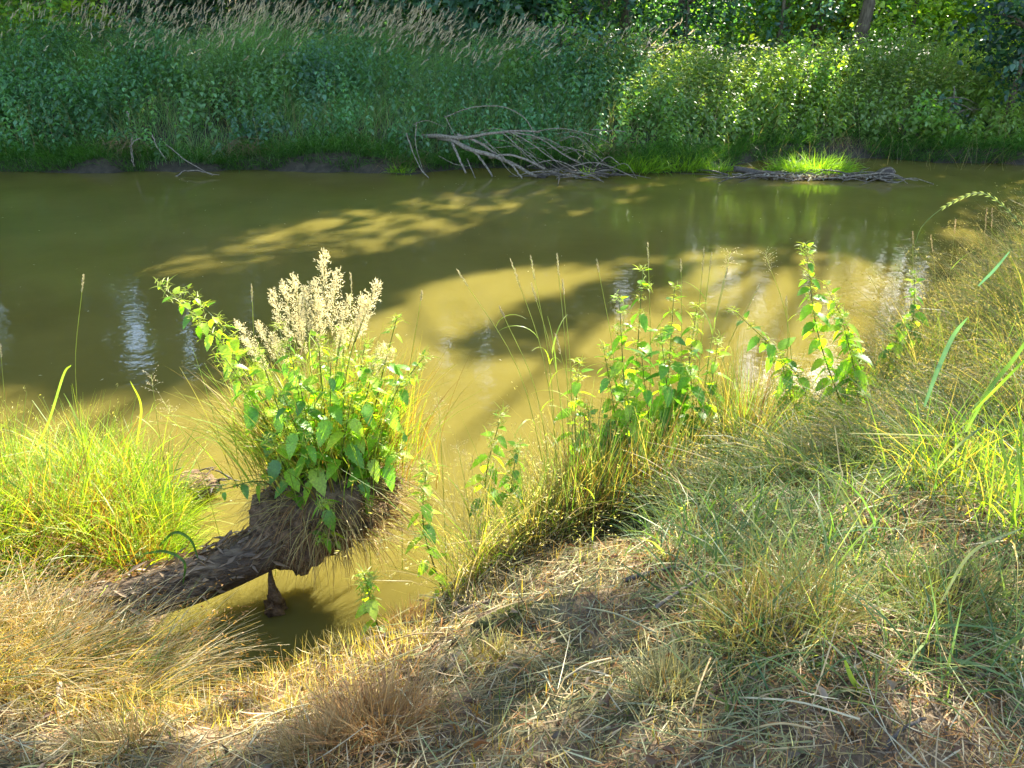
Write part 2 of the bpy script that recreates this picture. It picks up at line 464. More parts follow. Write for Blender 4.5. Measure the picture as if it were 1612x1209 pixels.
# ------------------------------------------------------------------ trees and shrubs beyond the river
def unit(n):
    return norm(R.normal(0, 1, (n, 3)))
def tree(x, y, h, crown, nc, per, ls, col, label, shape='rhomb', trunk_r=.12, spread=.33, name='tree', cat='tree', group=None, zmin=2.6, cvar=.25, lean=(0, 0), g=None, mixed=None):
    z0 = float((far_z if y > 11 else near_z)(np.array([x]), np.array([y]))[0]) if g is None else g
    root = empty(name, (x, y, z0), label, cat, group)
    cx, cy, cz, rx, ry, rz = crown
    ctr = np.array([x + cx, y + cy, z0 + cz])
    tw = Acc()
    top = np.array([x + lean[0], y + lean[1], z0 + h])
    path = curve_pts([(x, y, z0 - .15), (x + lean[0] * .3 + R.normal(0, .05), y + lean[1] * .3, z0 + h * .35), (x + lean[0] * .7, y + lean[1] * .7 + R.normal(0, .08), z0 + h * .7), top], 10)
    tube(tw, path, np.linspace(trunk_r, trunk_r * .2, 10) * np.array([1.35] + [1] * 9), 9, jit=.05, seed=int(abs(x * 100)) % 9999)
    for k in range(7):
        i = R.integers(3, 9); d = unit(1)[0]; d[2] = abs(d[2]) * .6 + .15
        e = ctr + d * np.array([rx, ry, rz]) * .75
        p = path[i]
        if e[2] < p[2] - .4: e[2] = p[2] + .2
        tube(tw, curve_pts([p, (p + e) / 2 + np.array([0, 0, .12 * h * .3]), e], 6), np.linspace(trunk_r * .45, trunk_r * .08, 6), 5, jit=.04)
    me = tw.mesh('trunk', M_BARK, True, origin=(x, y, z0)); link('trunk', me, root)
    d = unit(nc); r = R.random(nc) ** .45
    C = ctr + d * r[:, None] * np.array([rx, ry, rz])
    # lumpy crown
    lump = vnoise(C[:, 0] * 1.1 + C[:, 2] * .6, C[:, 1] * 1.1 - C[:, 2], .9, 21)
    C = C[lump > .30]
    C = C[C[:, 2] > z0 + .05]
    if len(C) == 0: C = ctr[None]
    N = len(C) * per
    P = np.repeat(C, per, 0) + R.normal(0, spread, (N, 3)) * np.array([1, 1, .75])
    P = P[P[:, 2] > z0 + .05]; P = P[keep(P, zmin)]; N = len(P)
    ax = norm(R.normal(0, 1, (N, 3)) * np.array([1, 1, .5]) + np.array([0, -.15, -.35]))
    nr = norm(R.normal(0, .55, (N, 3)) + np.array([0, -.25, 1.0]))
    cb = np.asarray(col, float)
    c = cb[None] * (1 + R.normal(0, cvar, (N, 1))) * np.array([1, 1, 1]) + R.normal(0, .006, (N, 3))
    if mixed is not None:
        pick = vnoise(P[:, 0] + P[:, 2], P[:, 1] - P[:, 2], .5, 22) > .6
        c = np.where(pick[:, None], np.asarray(mixed)[None] * (1 + R.normal(0, .2, (N, 1))), c)
    L = ls * R.uniform(.6, 1.25, N)
    A = Acc()
    if shape == 'maple': cards(A, P, ax, nr, L, L, MAP, tt=MAPT, col=np.clip(c, .004, 1))
    elif shape == 'leaf': cards(A, P, ax, nr, L, L * .75, LF6, tt=LF6T, col=np.clip(c, .004, 1))
    else: cards(A, P, ax, nr, L, L * .8, LF4, tt=LF4T, col=np.clip(c, .004, 1))
    o = link('crown', A.mesh('crown', M_LEAF, origin=(x, y, z0)), root); o['kind'] = 'stuff'
    return root
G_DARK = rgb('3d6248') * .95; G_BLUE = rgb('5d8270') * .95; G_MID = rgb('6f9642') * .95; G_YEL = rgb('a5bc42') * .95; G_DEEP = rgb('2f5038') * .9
# edge shrubs, in view above the bank grass
edge = [
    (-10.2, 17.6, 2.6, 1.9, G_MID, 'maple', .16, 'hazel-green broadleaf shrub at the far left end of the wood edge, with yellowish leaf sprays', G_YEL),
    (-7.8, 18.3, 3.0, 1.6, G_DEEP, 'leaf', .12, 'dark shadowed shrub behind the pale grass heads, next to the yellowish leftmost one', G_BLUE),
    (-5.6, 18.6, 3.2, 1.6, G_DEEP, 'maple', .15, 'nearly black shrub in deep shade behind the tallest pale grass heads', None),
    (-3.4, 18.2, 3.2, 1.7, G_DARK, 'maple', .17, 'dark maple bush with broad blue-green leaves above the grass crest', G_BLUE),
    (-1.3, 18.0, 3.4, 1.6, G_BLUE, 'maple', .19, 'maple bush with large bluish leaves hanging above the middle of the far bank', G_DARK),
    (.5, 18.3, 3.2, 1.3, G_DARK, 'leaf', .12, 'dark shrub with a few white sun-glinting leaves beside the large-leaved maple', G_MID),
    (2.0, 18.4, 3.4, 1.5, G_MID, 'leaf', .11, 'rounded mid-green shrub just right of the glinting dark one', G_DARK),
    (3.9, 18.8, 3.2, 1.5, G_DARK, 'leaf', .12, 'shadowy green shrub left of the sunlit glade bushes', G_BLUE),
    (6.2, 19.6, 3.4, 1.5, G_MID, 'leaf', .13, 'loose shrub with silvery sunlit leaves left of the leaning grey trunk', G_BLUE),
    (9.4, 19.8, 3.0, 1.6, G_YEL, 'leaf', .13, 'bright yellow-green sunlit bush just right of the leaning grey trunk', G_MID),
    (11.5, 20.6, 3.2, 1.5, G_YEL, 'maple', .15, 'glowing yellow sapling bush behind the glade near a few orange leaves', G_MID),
]
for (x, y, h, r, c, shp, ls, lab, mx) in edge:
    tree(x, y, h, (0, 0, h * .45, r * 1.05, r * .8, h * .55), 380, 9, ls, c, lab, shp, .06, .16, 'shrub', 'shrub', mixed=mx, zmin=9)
tree(1.0, 16.6, 1.2, (0, 0, .75, 1.0, .7, .55), 150, 9, .10, G_BLUE * 1.15, 'low grey-green leafy mound poking above the bank grass in the middle', 'leaf', .03, .12, 'shrub', 'shrub', zmin=9, mixed=G_MID)
tree(8.9, 14.3, 2.6, (.2, .3, 1.35, 1.25, 1.0, 1.3), 330, 9, .12, G_DEEP * 1.15, 'dark leaning shrub overhanging the river bend at the right of the far bank', 'leaf', .07, .16, 'shrub', 'shrub', zmin=9, mixed=G_BLUE)
tree(10.9, 15.6, 3.2, (.1, 0, 1.6, 1.6, 1.1, 1.6), 330, 9, .13, G_DARK, 'tall bluish shrub behind the dark overhanging one at the river bend', 'leaf', .08, .16, 'shrub', 'shrub', zmin=9, mixed=G_BLUE)
tree(7.6, 13.95, .9, (0, 0, .45, .85, .5, .42), 110, 9, .09, G_MID, 'low fresh green bush hanging over the water at the foot of the dark shrub', 'maple', .03, .1, 'shrub', 'shrub', zmin=9, mixed=G_DARK)
tree(5.5, 15.2, 1.3, (0, 0, .75, .75, .5, .55), 80, 8, .09, G_YEL, 'young sunlit yellow-green sapling standing in the bank grass', 'leaf', .02, .12, 'sapling', 'sapling', zmin=9, mixed=G_MID)
# the leaning grey trunk in view
tree(7.9, 19.0, 13.0, (.5, .4, 10.0, 2.6, 2.6, 3.2), 500, 10, .2, G_DARK, 'slender leaning grey tree trunk rising among the sunlit bushes', 'rhomb', .15, .3, lean=(.9, .3))
tree(-1.1, 19.6, 12.0, (0, 0, 8.5, 2.6, 2.4, 3.6), 600, 10, .2, G_DEEP, 'thin tree trunk half hidden behind the large-leaved maple bush', 'rhomb', .07, .3)
# the wood behind, its crowns above the picture but mirrored in the river and throwing the shade
wood = [(-13, 20, 13), (-9.5, 21, 15), (-6.5, 20.5, 14), (-3.6, 21.5, 16), (1.6, 21, 14), (4.4, 22, 15), (12.5, 23.0, 15), (15.5, 21, 16), (18.5, 23, 19), (21.5, 21.5, 20), (24.5, 24, 21),
        (-11.5, 26, 18), (-6, 27, 19), (0, 27.5, 19), (6, 28, 19), (11, 28, 20), (16.5, 28, 21), (22, 29, 22), (-17, 24, 16), (28, 27, 22), (13.5, 18.2, 12), (8.2, 22.6, 14), (9.6, 25.0, 15), (6.6, 20.4, 11), (11.0, 21.4, 13), (17.2, 18.6, 15), (21, 17.5, 18), (-16.5, 18.5, 12)]
for i, (x, y, h) in enumerate(wood):
    h *= 1.22
    r = 2.3 if y < 25 else 3.2
    tree(x, y, h, (0, 0, h * .57, r, r, h * .43), 1700, 9, .28, (G_DARK, G_DEEP, G_MID * .7)[i % 3], 'tall broadleaf tree of the wood behind the far bank, mostly above the picture', 'rhomb', (.08 + .003 * h), .42, group='trees of the wood behind the far bank')
# understorey filling the wood's edge so that no horizon shows
for i, x in enumerate(np.arange(-17, 24, 1.9)):
    y = 22.5 + (i % 3) * .9
    ordn = ['first', 'second', 'third', 'fourth', 'fifth', 'sixth', 'seventh', 'eighth', 'ninth', 'tenth', 'eleventh', 'twelfth', 'thirteenth', 'fourteenth', 'fifteenth', 'sixteenth', 'seventeenth', 'eighteenth', 'nineteenth', 'twentieth', 'twenty-first', 'twenty-second', 'twenty-third'][i]
    tree(x, y, 4.5, (0, 0, 2.2, 1.9, 1.2, 2.6), 420, 10, .2, (G_DEEP, G_DARK, G_MID)[i % 3] if x < 4 else (G_MID, G_YEL * .8, G_DARK)[i % 3], 'bushy young tree behind the wood-edge shrubs, %s from the left' % ordn, 'rhomb', .06, .25, 'young_tree', 'tree', group='understorey of the wood', zmin=9)
# the depth of the wood, reading as one mass
n = 90000
P = np.stack([R.uniform(-34, 46, n), R.uniform(31, 46, n), 20 * R.random(n) ** 1.15], -1)
top_ = 13 + 8 * vnoise(P[:, 0], P[:, 1], 4.5, 61)
P = P[P[:, 2] < top_]; P[:, 2] += 1.0
P = P[keep(P, 2.6)]; n = len(P)
A = Acc()
c = np.where(vnoise(P[:, 0], P[:, 2], 1.8, 62)[:, None] > .5, G_DEEP[None], G_DARK[None]) * (1 + R.normal(0, .22, (n, 1)))
cards(A, P, norm(R.normal(0, 1, (n, 3)) + [0, 0, -.4]), norm(R.normal(0, .7, (n, 3)) + [0, -.6, .8]), R.uniform(.35, .75, n), R.uniform(.3, .6, n), LF4, tt=LF4T, col=np.clip(c, .004, 1))
o = link('treeline', A.mesh('treeline', M_LEAF)); tag(o, 'deep dark mass of the wood behind the shrubs of the far bank', 'wood', kind='stuff')
# trees added to shade the river, and big trees on the near bank, right of the view, that shade the foreground
over = [(-9.5, 4.2, 12, (3.6, 4.0, 8.6, 3.4, 3.0, 2.2), 'unseen tree added on the near bank, out to the left, its crown shading the river'),
        (-13, 6.5, 13, (4.0, 4.0, 9.2, 3.6, 3.0, 2.4), 'second unseen tree added on the near bank, further out to the left, to shade the river'),
        (-4.5, 18.9, 15, (.5, -5.5, 10.6, 3.4, 3.4, 1.7), 'far-bank tree added to shade the left half of the river with a high limb'),
        (-9.0, 18.8, 15, (.5, -5.5, 10.2, 3.4, 3.4, 1.7), 'far-bank tree added furthest left to shade the river with a high limb'),
        (2.6, 19.2, 15, (.0, -5.0, 11.2, 2.8, 3.0, 1.5), 'far-bank tree added to shade the middle of the river with a high limb')]
over += [(12.0, 6.0, 11, (-8.6, 3.0, 7.5, 3.6, 2.1, 1.3), 'unseen near-bank tree added out to the right, its long limb shading the foreground')]  # tree added for the shade its limb throws on the foreground
for x, y, h, c, lab in over:
    tree(x, y, h, c, 560 if x < 11 else 620, 9, .24, G_DARK, lab, 'rhomb', .12, .35)
for i, (x, y, h, c) in enumerate([(10.5, 5.5, 11, (-2.6, 2.2, 7.2, 3.0, 3.0, 2.3)), (11.5, 1.0, 11, (-3.5, 3.0, 7.0, 3.2, 3.0, 2.3)), (6.5, -1.0, 9, (.5, 3.2, 5.6, 2.6, 2.0, 1.7))]):
    tree(x, y, h, c, 560, 9, .2, G_DARK, ('tall tree on the near bank, out to the right of the grass', 'second tall tree on the near bank, further along to the right', 'tree on the near bank closest behind the viewer')[i], 'rhomb', .2, .33)

# ------------------------------------------------------------------ far bank: nettles, grass, panicles
def scatter(n, x0, x1, y0, y1):
    return R.uniform(x0, x1, n), R.uniform(y0, y1, n)
def far_veg():
    # nettles
    A = Acc(); S = Acc()
    x, y = scatter(9000, -12.5, 10.5, 12.3, 18)
    d = sdist(x, y, FS, -1)
    dens = vnoise(x, y, 1.5, 31)
    patch = np.where(x < -2.5, .95 * sstep(5.0, 2.6, d) , .65 * sstep(4.5, 3, d)) * (.35 + .9 * (dens > .42))
    patch = np.where((x > -2.5) & (x < 0) , patch * .45, patch)
    k = (d > .28) & (R.random(len(x)) < patch)
    x, y, d = x[k], y[k], d[k]; z = far_z(x, y)
    n = len(x); hh = R.uniform(.5, .95, n) * (.55 + .55 * sstep(.2, 1.6, d)) * (.72 + .6 * vnoise(x, y, .8, 37))
    az = R.uniform(0, 2 * PI, n)
    az = np.where(R.random(n) < .6, -PI / 2 + R.normal(0, .6, n), az)
    Pp, Dd = ribbons(S, np.stack([x, y, z], -1), az, hh, .006, R.uniform(0, .15, n), R.uniform(.1, .55, n), 8, rgb('5d7a45') * .6)
    green = np.where((vnoise(x, y, 2.2, 32) > .5)[:, None], np.array([[.12, .25, .12]]), np.array([[.12, .235, .155]])) * (1 + R.normal(0, .15, (n, 1)))
    tn = vnoise(x, y, .7, 38)[:, None]; green = green * (.75 + .5 * tn) + np.array([[.04, .05, -.03]]) * (vnoise(x, y, 1.1, 39)[:, None] > .62)
    szn = .65 + .75 * vnoise(x, y, .9, 40)
    yel = rgb('8fa64a') * .85
    yk = sstep(1.5, 4, x)[:, None] * .75
    green = green * (1 - yk) + yel * yk
    for j in range(2, 9):
        p = Pp[:, j]
        for s_ in (0, 1):
            a = j * PI / 2 + s_ * PI + az + R.normal(0, .3, n)
            dr = R.uniform(.15, .9, n)
            ax = np.stack([np.cos(a), np.sin(a), -dr], -1)
            nr = np.stack([np.cos(a) * dr, np.sin(a) * dr, np.ones(n)], -1)
            L = R.uniform(.07, .15, n) * szn * (1 - .45 * (j / 8) ** 3)
            cards(A, p, ax, nr, L, L * .72, LF6 if j > 4 else LF4, tt=LF6T if j > 4 else LF4T, col=np.clip(green * R.uniform(.8, 1.2, (n, 1)), 0, 1))
    o = link('nettles', A.mesh('nettles', M_LEAF)); tag(o, 'dense bluish-green nettle bed covering the far river bank', 'nettles', kind='stuff')
    o = link('nettle_stems', S.mesh('nettle_stems', M_GRASS)); tag(o, 'thin green stems of the nettle bed on the far bank', 'nettle stems', kind='stuff')
    # grass
    A = Acc()
    x, y = scatter(95000, -12.5, 12, 12.2, 18.6)
    d = sdist(x, y, FS, -1)
    dn = vnoise(x, y, 1.0, 33)
    pr = .30 + .7 * sstep(1.8, 3.6, d) + .6 * sstep(.6, .2, d) + .5 * (dn > .5)
    pr = np.where((x > -2.8) & (x < 1.0), 1.0, pr)
    k = (d > .06) & (R.random(len(x)) < pr)
    x, y, d = x[k], y[k], d[k]; z = far_z(x, y); n = len(x)
    hh = R.uniform(.3, .8, n) * (.42 + .6 * sstep(.1, 1.8, d)) * (1 + .35 * sstep(2.5, 4, d) * (x < 1)) * (.6 + .8 * vnoise(x, y, .9, 44))
    az = np.where(R.random(n) < .5, R.normal(-.4, .7, n), R.uniform(0, 2 * PI, n))
    c = np.where(R.random((n, 1)) < .5, np.array([[.17, .32, .11]]), np.array([[.22, .35, .18]]))
    c = c * (1 + R.normal(0, .16, (n, 1)))
    yk = (sstep(0, 4, x) * .6)[:, None]
    c = c * (1 - yk) + rgb('8fa346') * .75 * yk
    c = c * (1 + .45 * sstep(2.2, 3.6, d)[:, None])  # crest grass lightened in its colour to stand in for sky light
    dry = R.random(n) < .05
    c[dry] = rgb('b0a070') * .6
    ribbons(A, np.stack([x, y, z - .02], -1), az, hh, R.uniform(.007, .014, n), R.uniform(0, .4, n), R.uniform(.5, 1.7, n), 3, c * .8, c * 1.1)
    # overhanging fringe along the waterline
    xs = R.uniform(-12, 12, 19000)
    ys = np.interp(xs, FS[:, 0], FS[:, 1]) + R.uniform(.0, .5, 19000)
    kk = vnoise(xs, ys, .7, 34) > .22
    xs, ys = xs[kk], ys[kk]; n = len(xs)
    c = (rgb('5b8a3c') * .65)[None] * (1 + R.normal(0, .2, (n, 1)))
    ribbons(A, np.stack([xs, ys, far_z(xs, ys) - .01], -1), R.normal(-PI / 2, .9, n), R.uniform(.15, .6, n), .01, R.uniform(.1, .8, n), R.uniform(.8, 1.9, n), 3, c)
    x, y = scatter(2600, -12, 10, 12.6, 17.5); z = far_z(x, y); n = len(x)
    ribbons(A, np.stack([x, y, z], -1), R.uniform(0, 2 * PI, n), R.uniform(.4, 1.1, n), .006, R.uniform(.0, .7, n), R.uniform(0, .8, n), 3, rgb('b3a27c') * .7)
    o = link('bank_grass', A.mesh('bank_grass', M_GRASS)); tag(o, 'tall green grass growing thickly over the far river bank', 'grass', kind='stuff')
    # pale seed heads on the crest
    A = Acc()
    x, y = scatter(4200, -11.5, 3.0, 14.2, 18.0)
    k = R.random(len(x)) < (.30 + .7 * (vnoise(x, y, 1.1, 35) > .45)) * sstep(14.5, 16.3, y) * np.where(x > .2, .25, 1)
    x, y = x[k], y[k]; n = len(x); z = far_z(x, y)
    hh = R.uniform(.7, 1.3, n) * (.8 + .4 * vnoise(x, y, .9, 45))
    az = R.normal(.05, .5, n)
    Pp, Dd = ribbons(A, np.stack([x, y, z], -1), az, hh, .004, R.uniform(.05, .4, n), R.uniform(.2, .8, n), 4, rgb('7d9358') * .6, rgb('b5a98a') * .7)
    tip = Pp[:, -1]; td = Dd[:, -1]
    c = rgb('e2d2b0')[None] * .85 * (1 + R.normal(0, .12, (n, 1)))
    for q in range(4):
        rr = norm(td + R.normal(0, .13, (n, 3)))
        cards(A, tip + td * (q * .03 - .03)[None] if False else tip + td * (q * .03 - .03), rr, norm(R.normal(0, 1, (n, 3))), R.uniform(.07, .13, n), .018, LF4, tt=LF4T, col=c)
    o = link('seed_head_grass', A.mesh('seed_head_grass', M_PLUME)); tag(o, 'pale beige seed heads swaying along the crest of the far bank', 'grass', kind='stuff')
    # willow-herb like feathery grey green wands on the right half
    A = Acc()
    x, y = scatter(1500, 1.0, 8.8, 13.2, 16.8)
    d = sdist(x, y, FS, -1)
    k = (d > 1.1) & (R.random(len(x)) < .35 + .6 * (vnoise(x, y, .9, 36) > .5))
    x, y = x[k], y[k]; n = len(x); z = far_z(x, y)
    az = R.normal(.1, .4, n)
    Pp, Dd = ribbons(A, np.stack([x, y, z], -1), az, R.uniform(.7, 1.05, n), .006, R.uniform(.1, .3, n), R.uniform(.1, .5, n), 9, rgb('8a9a50') * .6)
    for j in range(3, 10):
        for q in range(3):
            a = R.uniform(0, 2 * PI, n)
            ax = np.stack([np.cos(a), np.sin(a), R.uniform(-.1, .9, n)], -1)
            c = (rgb('a9b468') if j > 6 else rgb('7c9a44'))[None] * .68 * (1 + R.normal(0, .15, (n, 1)))
            cards(A, Pp[:, j], ax, norm(R.normal(0, .5, (n, 3)) + [0, 0, 1]), R.uniform(.05, .09, n), .022, LF4, tt=LF4T, col=c)
    o = link('willow_herb', A.mesh('willow_herb', M_LEAF)); tag(o, 'loose yellow-green wands of tall herbs on the sunlit part of the far bank', 'herbs', kind='stuff')
far_veg()

def tuft(name, label, cat, base, rx, ry, n, L, w, c1, c2, pitch=(.05, .5), bend=(.3, 1.1), K=4, zf=None, mat=None, group=None, bias=None, sigma=.2):
    base = np.asarray(base, float)
    A = Acc()
    r = np.sqrt(R.random(n)); t = R.uniform(0, 2 * PI, n)
    ox, oy = rx * r * np.cos(t), ry * r * np.sin(t)
    z = np.full(n, base[2]) if zf is None else zf(base[0] + ox, base[1] + oy)
    P = np.stack([base[0] + ox, base[1] + oy, z - .01], -1)
    az = np.arctan2(oy / ry, ox / rx) + R.normal(0, .8, n)
    if bias is not None: az = np.where(R.random(n) < .6, R.normal(bias, .7, n), az)
    mixk = R.random((n, 1))
    c = (np.asarray(c1)[None] * mixk + np.asarray(c2)[None] * (1 - mixk)) * (1 + R.normal(0, sigma * .6, (n, 1)))
    ribbons(A, P, az, R.uniform(L[0], L[1], n), R.uniform(w[0], w[1], n), R.uniform(*pitch, n) * (.3 + r), R.uniform(*bend, n), K, c * .85, c)
    o = link(name, A.mesh(name, mat or M_GRASS, origin=base), loc=base); tag(o, label, cat, group)
    return o
YG = rgb('a8cc3c') * .8
for lab, u, v, Y, rx, ry, n, L in [
    ('bright yellow-green grass tuft growing on the driftwood raft near the far bank', 1280, 270, 12.35, .62, .28, 1500, (.18, .4)),
    ('small lime grass sprig left of the big tuft on the driftwood raft', 1210, 268, 12.3, .12, .1, 90, (.1, .22)),
    ('rounded green grass tuft at the water edge right of the dead branch', 1008, 262, 12.5, .38, .22, 700, (.2, .42)),
    ('leafy green tuft at the water edge between the dead branch and the raft', 1075, 262, 12.6, .42, .22, 700, (.18, .4)),
    ('small yellow-green tuft where the raft meets the far bank', 1130, 268, 12.45, .25, .15, 260, (.12, .3)),
    ('tiny lime tuft growing in the tangle under the dead branch', 925, 275, 12.1, .1, .08, 90, (.1, .22)),
    ('little grass tuft at the waterline below the hanging roots', 632, 272, 12.4, .2, .12, 160, (.1, .22))]:
    p = at(u, v, Y); p[2] = .03
    tuft('grass_tuft', lab, 'grass tuft', p, rx, ry, int(n * .8), (L[0] * .6, L[1] * 1.1), (.008, .016), YG, rgb('6f9a38') * .7, K=4, bend=(.2, 1.9), pitch=(.05, .9))

# ------------------------------------------------------------------ dead wood on the far side
def branching(ctrl, r0, r1, n=14, sides=6, mat=M_DEAD, parent=None, name='branch', jit=.07, origin=(0, 0, 0)):
    A = Acc(); p = curve_pts(ctrl, n)
    p[1:-1] += R.normal(0, r0 * .25, (n - 2, 3))
    tube(A, p, np.linspace(r0, r1, n), sides, jit=jit, seed=int(R.integers(9999)))
    return link(name, A.mesh(name, mat, True, origin=origin), parent), p
o0 = at(690, 215, 12.6)
dead = empty('dead_branch', (o0[0], o0[1], 0), 'fallen grey tree limb with bare twigs reaching from the far bank into the river', 'dead branch')
og = np.array([o0[0], o0[1], 0])
def A_(u, v, Y): return at(u, v, Y)
paths = [
    ([(650, 214, 13.7), (690, 214, 13.0), (725, 218, 12.7), (760, 212, 12.5), (800, 206, 12.4), (850, 208, 12.3)], .05, .015, 'limb'),
    ([(680, 214, 13.3), (712, 222, 12.8), (740, 235, 12.5), (775, 243, 12.3), (815, 262, 12.15), (845, 278, 12.0)], .055, .025, 'limb'),
    ([(712, 226, 12.7), (722, 248, 12.4), (733, 272, 12.1)], .028, .018, 'limb'),
    ([(745, 236, 12.5), (760, 255, 12.3), (775, 278, 12.1)], .03, .015, 'limb'),
    ([(770, 248, 12.4), (800, 244, 12.2), (830, 252, 12.1), (858, 266, 12.0)], .026, .02, 'limb'),
    ([(790, 248, 12.2), (808, 262, 12.0), (822, 281, 11.8)], .022, .012, 'limb'),
    ([(720, 212, 12.8), (750, 222, 12.6), (780, 242, 12.5)], .03, .02, 'limb'),
    ([(800, 206, 12.4), (830, 222, 12.2), (870, 250, 12.0), (900, 268, 11.9)], .012, .006, 'branch'),
    ([(800, 208, 12.4), (845, 216, 12.2), (890, 245, 12.0), (935, 268, 11.9)], .014, .006, 'branch'),
    ([(790, 207, 12.4), (820, 235, 12.2), (850, 262, 12.0)], .012, .006, 'branch'),
    ([(840, 208, 12.3), (880, 202, 12.2), (930, 212, 12.1), (960, 225, 12.0)], .009, .004, 'branch'),
    ([(700, 185, 12.7), (740, 170, 12.6), (790, 168, 12.5), (825, 185, 12.4), (842, 212, 12.3)], .01, .008, 'branch'),
    ([(700, 182, 12.7), (712, 205, 12.5), (730, 235, 12.4)], .008, .005, 'branch'),
    ([(640, 210, 12.6), (650, 240, 12.4), (662, 265, 12.2), (675, 280, 12.0)], .014, .008, 'branch'),
    ([(656, 192, 12.6), (654, 222, 12.5), (660, 250, 12.3), (668, 272, 12.2)], .009, .004, 'branch'),
    ([(650, 196, 12.6), (672, 190, 12.6), (700, 200, 12.6)], .007, .004, 'branch'),
    ([(830, 262, 12.1), (870, 252, 12.0), (900, 262, 11.9), (925, 278, 11.8)], .01, .005, 'branch'),
    ([(900, 262, 12.0), (930, 256, 11.9), (960, 262, 11.8), (1000, 280, 11.7)], .012, .006, 'branch'),
    ([(938, 262, 12.0), (958, 247, 12.0), (975, 258, 11.9)], .01, .006, 'branch'),
    ([(880, 240, 12.1), (900, 234, 12.0), (930, 244, 12.0), (945, 258, 12.0)], .007, .004, 'branch'),
    ([(960, 265, 11.9), (985, 258, 11.8), (1003, 282, 11.7)], .007, .004, 'branch'),
    ([(735, 250, 12.3), (742, 266, 12.1), (748, 280, 11.95)], .01, .006, 'branch'),
    ([(755, 214, 12.6), (775, 232, 12.4), (800, 268, 12.1), (815, 278, 12.0)], .009, .005, 'branch'),
    ([(690, 245, 12.5), (715, 258, 12.3), (735, 262, 12.2)], .006, .004, 'branch'),
]
for k in range(16):
    u0, v0 = R.uniform(740, 900), R.uniform(206, 245); dx = R.uniform(40, 110)
    paths.append(([(u0, v0, 12.4), (u0 + dx * .45, v0 + R.uniform(-6, 16), 12.2), (u0 + dx, min(278, v0 + R.uniform(20, 52)), 12.0)], R.uniform(.005, .009), .003, 'twig'))
for pl, r0, r1, nm in paths:
    branching([A_(*p) for p in pl], r0 * .8, r1 * .9, 12, 6, M_DEAD, dead, nm, origin=og)
def sticks_pile(name, label, cat, u0, u1, v, Y0, Y1, n, lmin, lmax, mat=M_DEAD, rmax=.02, extra=None, zlift=.09):
    a_, b_ = at(u0, v, (Y0 + Y1) / 2), at(u1, v, (Y0 + Y1) / 2)
    og_ = np.array([(a_[0] + b_[0]) / 2, (Y0 + Y1) / 2, 0])
    root = empty(name, og_, label, cat)
    for i in range(n):
        x = R.uniform(a_[0], b_[0]); y = R.uniform(Y0, Y1)
        L = R.uniform(lmin, lmax); az = R.normal(0, .55) + (PI if R.random() < .5 else 0)
        z = R.uniform(0.0, zlift); zz = z + R.normal(0, .05)
        p = [(x, y, z), (x + math.cos(az) * L * .5, y + math.sin(az) * L * .5, (z + zz) / 2 + R.uniform(0, .05)), (x + math.cos(az) * L, y + math.sin(az) * L, max(zz, -.01))]
        branching(p, R.uniform(.006, rmax), .004, 6, 5, mat if R.random() < .6 else M_WET, root, 'stick', origin=og_)
    return root, og_
sticks_pile('driftwood_pile', 'tangle of grey sticks caught in the water below the dead branch', 'driftwood', 850, 965, 276, 11.9, 12.25, 42, .25, .8)
raft, ro = sticks_pile('driftwood_raft', 'long low raft of bleached sticks reaching into the river around the bright grass tuft', 'driftwood', 1140, 1390, 278, 11.95, 12.2, 70, .25, .9, zlift=.035)
# chips on the raft
A = Acc()
n = 1200; x = R.uniform(at(1200, 285, 12)[0], at(1400, 285, 12)[0], n); y = R.normal(11.98, .06, n)
cards(A, np.stack([x, y, R.uniform(.01, .06, n)], -1), norm(R.normal(0, 1, (n, 3)) * [1, 1, .3]), norm(R.normal(0, .5, (n, 3)) + [0, 0, 1]), R.uniform(.03, .09, n), R.uniform(.015, .04, n), LF4, tt=LF4T,
      col=np.where(R.random((n, 1)) < .45, rgb('d5cdbb')[None], rgb('7b6a52')[None]) * .8)
o = link('flotsam', A.mesh('flotsam', M_STRAW, origin=ro), raft); o['kind'] = 'stuff'
branching([A_(1155, 266, 12.3), A_(1200, 272, 12.2), A_(1250, 274, 12.15), A_(1300, 280, 12.05)], .05, .03, 12, 8, M_WET, raft, 'log', origin=ro)
branching([A_(1280, 282, 11.9), A_(1340, 278, 11.85), A_(1395, 272, 11.85), A_(1425, 281, 11.8), A_(1445, 284, 11.75)], .015, .008, 12, 6, M_DEAD, raft, 'branch', origin=ro)
branching([A_(1385, 282, 11.8), A_(1410, 288, 11.7), A_(1436, 280, 11.75), A_(1470, 290, 11.6)], .012, .006, 12, 6, M_DEAD, raft, 'branch', origin=ro)
branching([A_(1370, 285, 11.8), A_(1405, 276, 11.8), A_(1430, 290, 11.65)], .01, .006, 10, 6, M_DEAD, raft, 'branch', origin=ro)
# round stump floating on the raft
bc = at(1393, 272, 11.95)
A = Acc()
th = np.linspace(0, PI, 9); 
prof = [(0, -.09), (.10, -.085), (.13, -.04), (.135, .02), (.115, .07), (.07, .1), (0, .105)]
V = []; 
for (r_, z_) in prof:
    for k in range(14):
        t = 2 * PI * k / 14; V.append((bc[0] + r_ * 1.1 * math.cos(t), bc[1] + r_ * .8 * math.sin(t), .07 + z_ + .02 * math.cos(t)))
q = [(i * 14 + k, i * 14 + (k + 1) % 14, (i + 1) * 14 + (k + 1) % 14, (i + 1) * 14 + k) for i in range(6) for k in range(14)]
A.add(V, (.1, .1, .1), q=q)
st = empty('wood_stump', (bc[0], bc[1], .0), 'round dark waterlogged lump of wood sitting at the river end of the driftwood raft', 'wood lump')
link('lump', A.mesh('lump', M_WET, True, origin=(bc[0], bc[1], 0)), st)
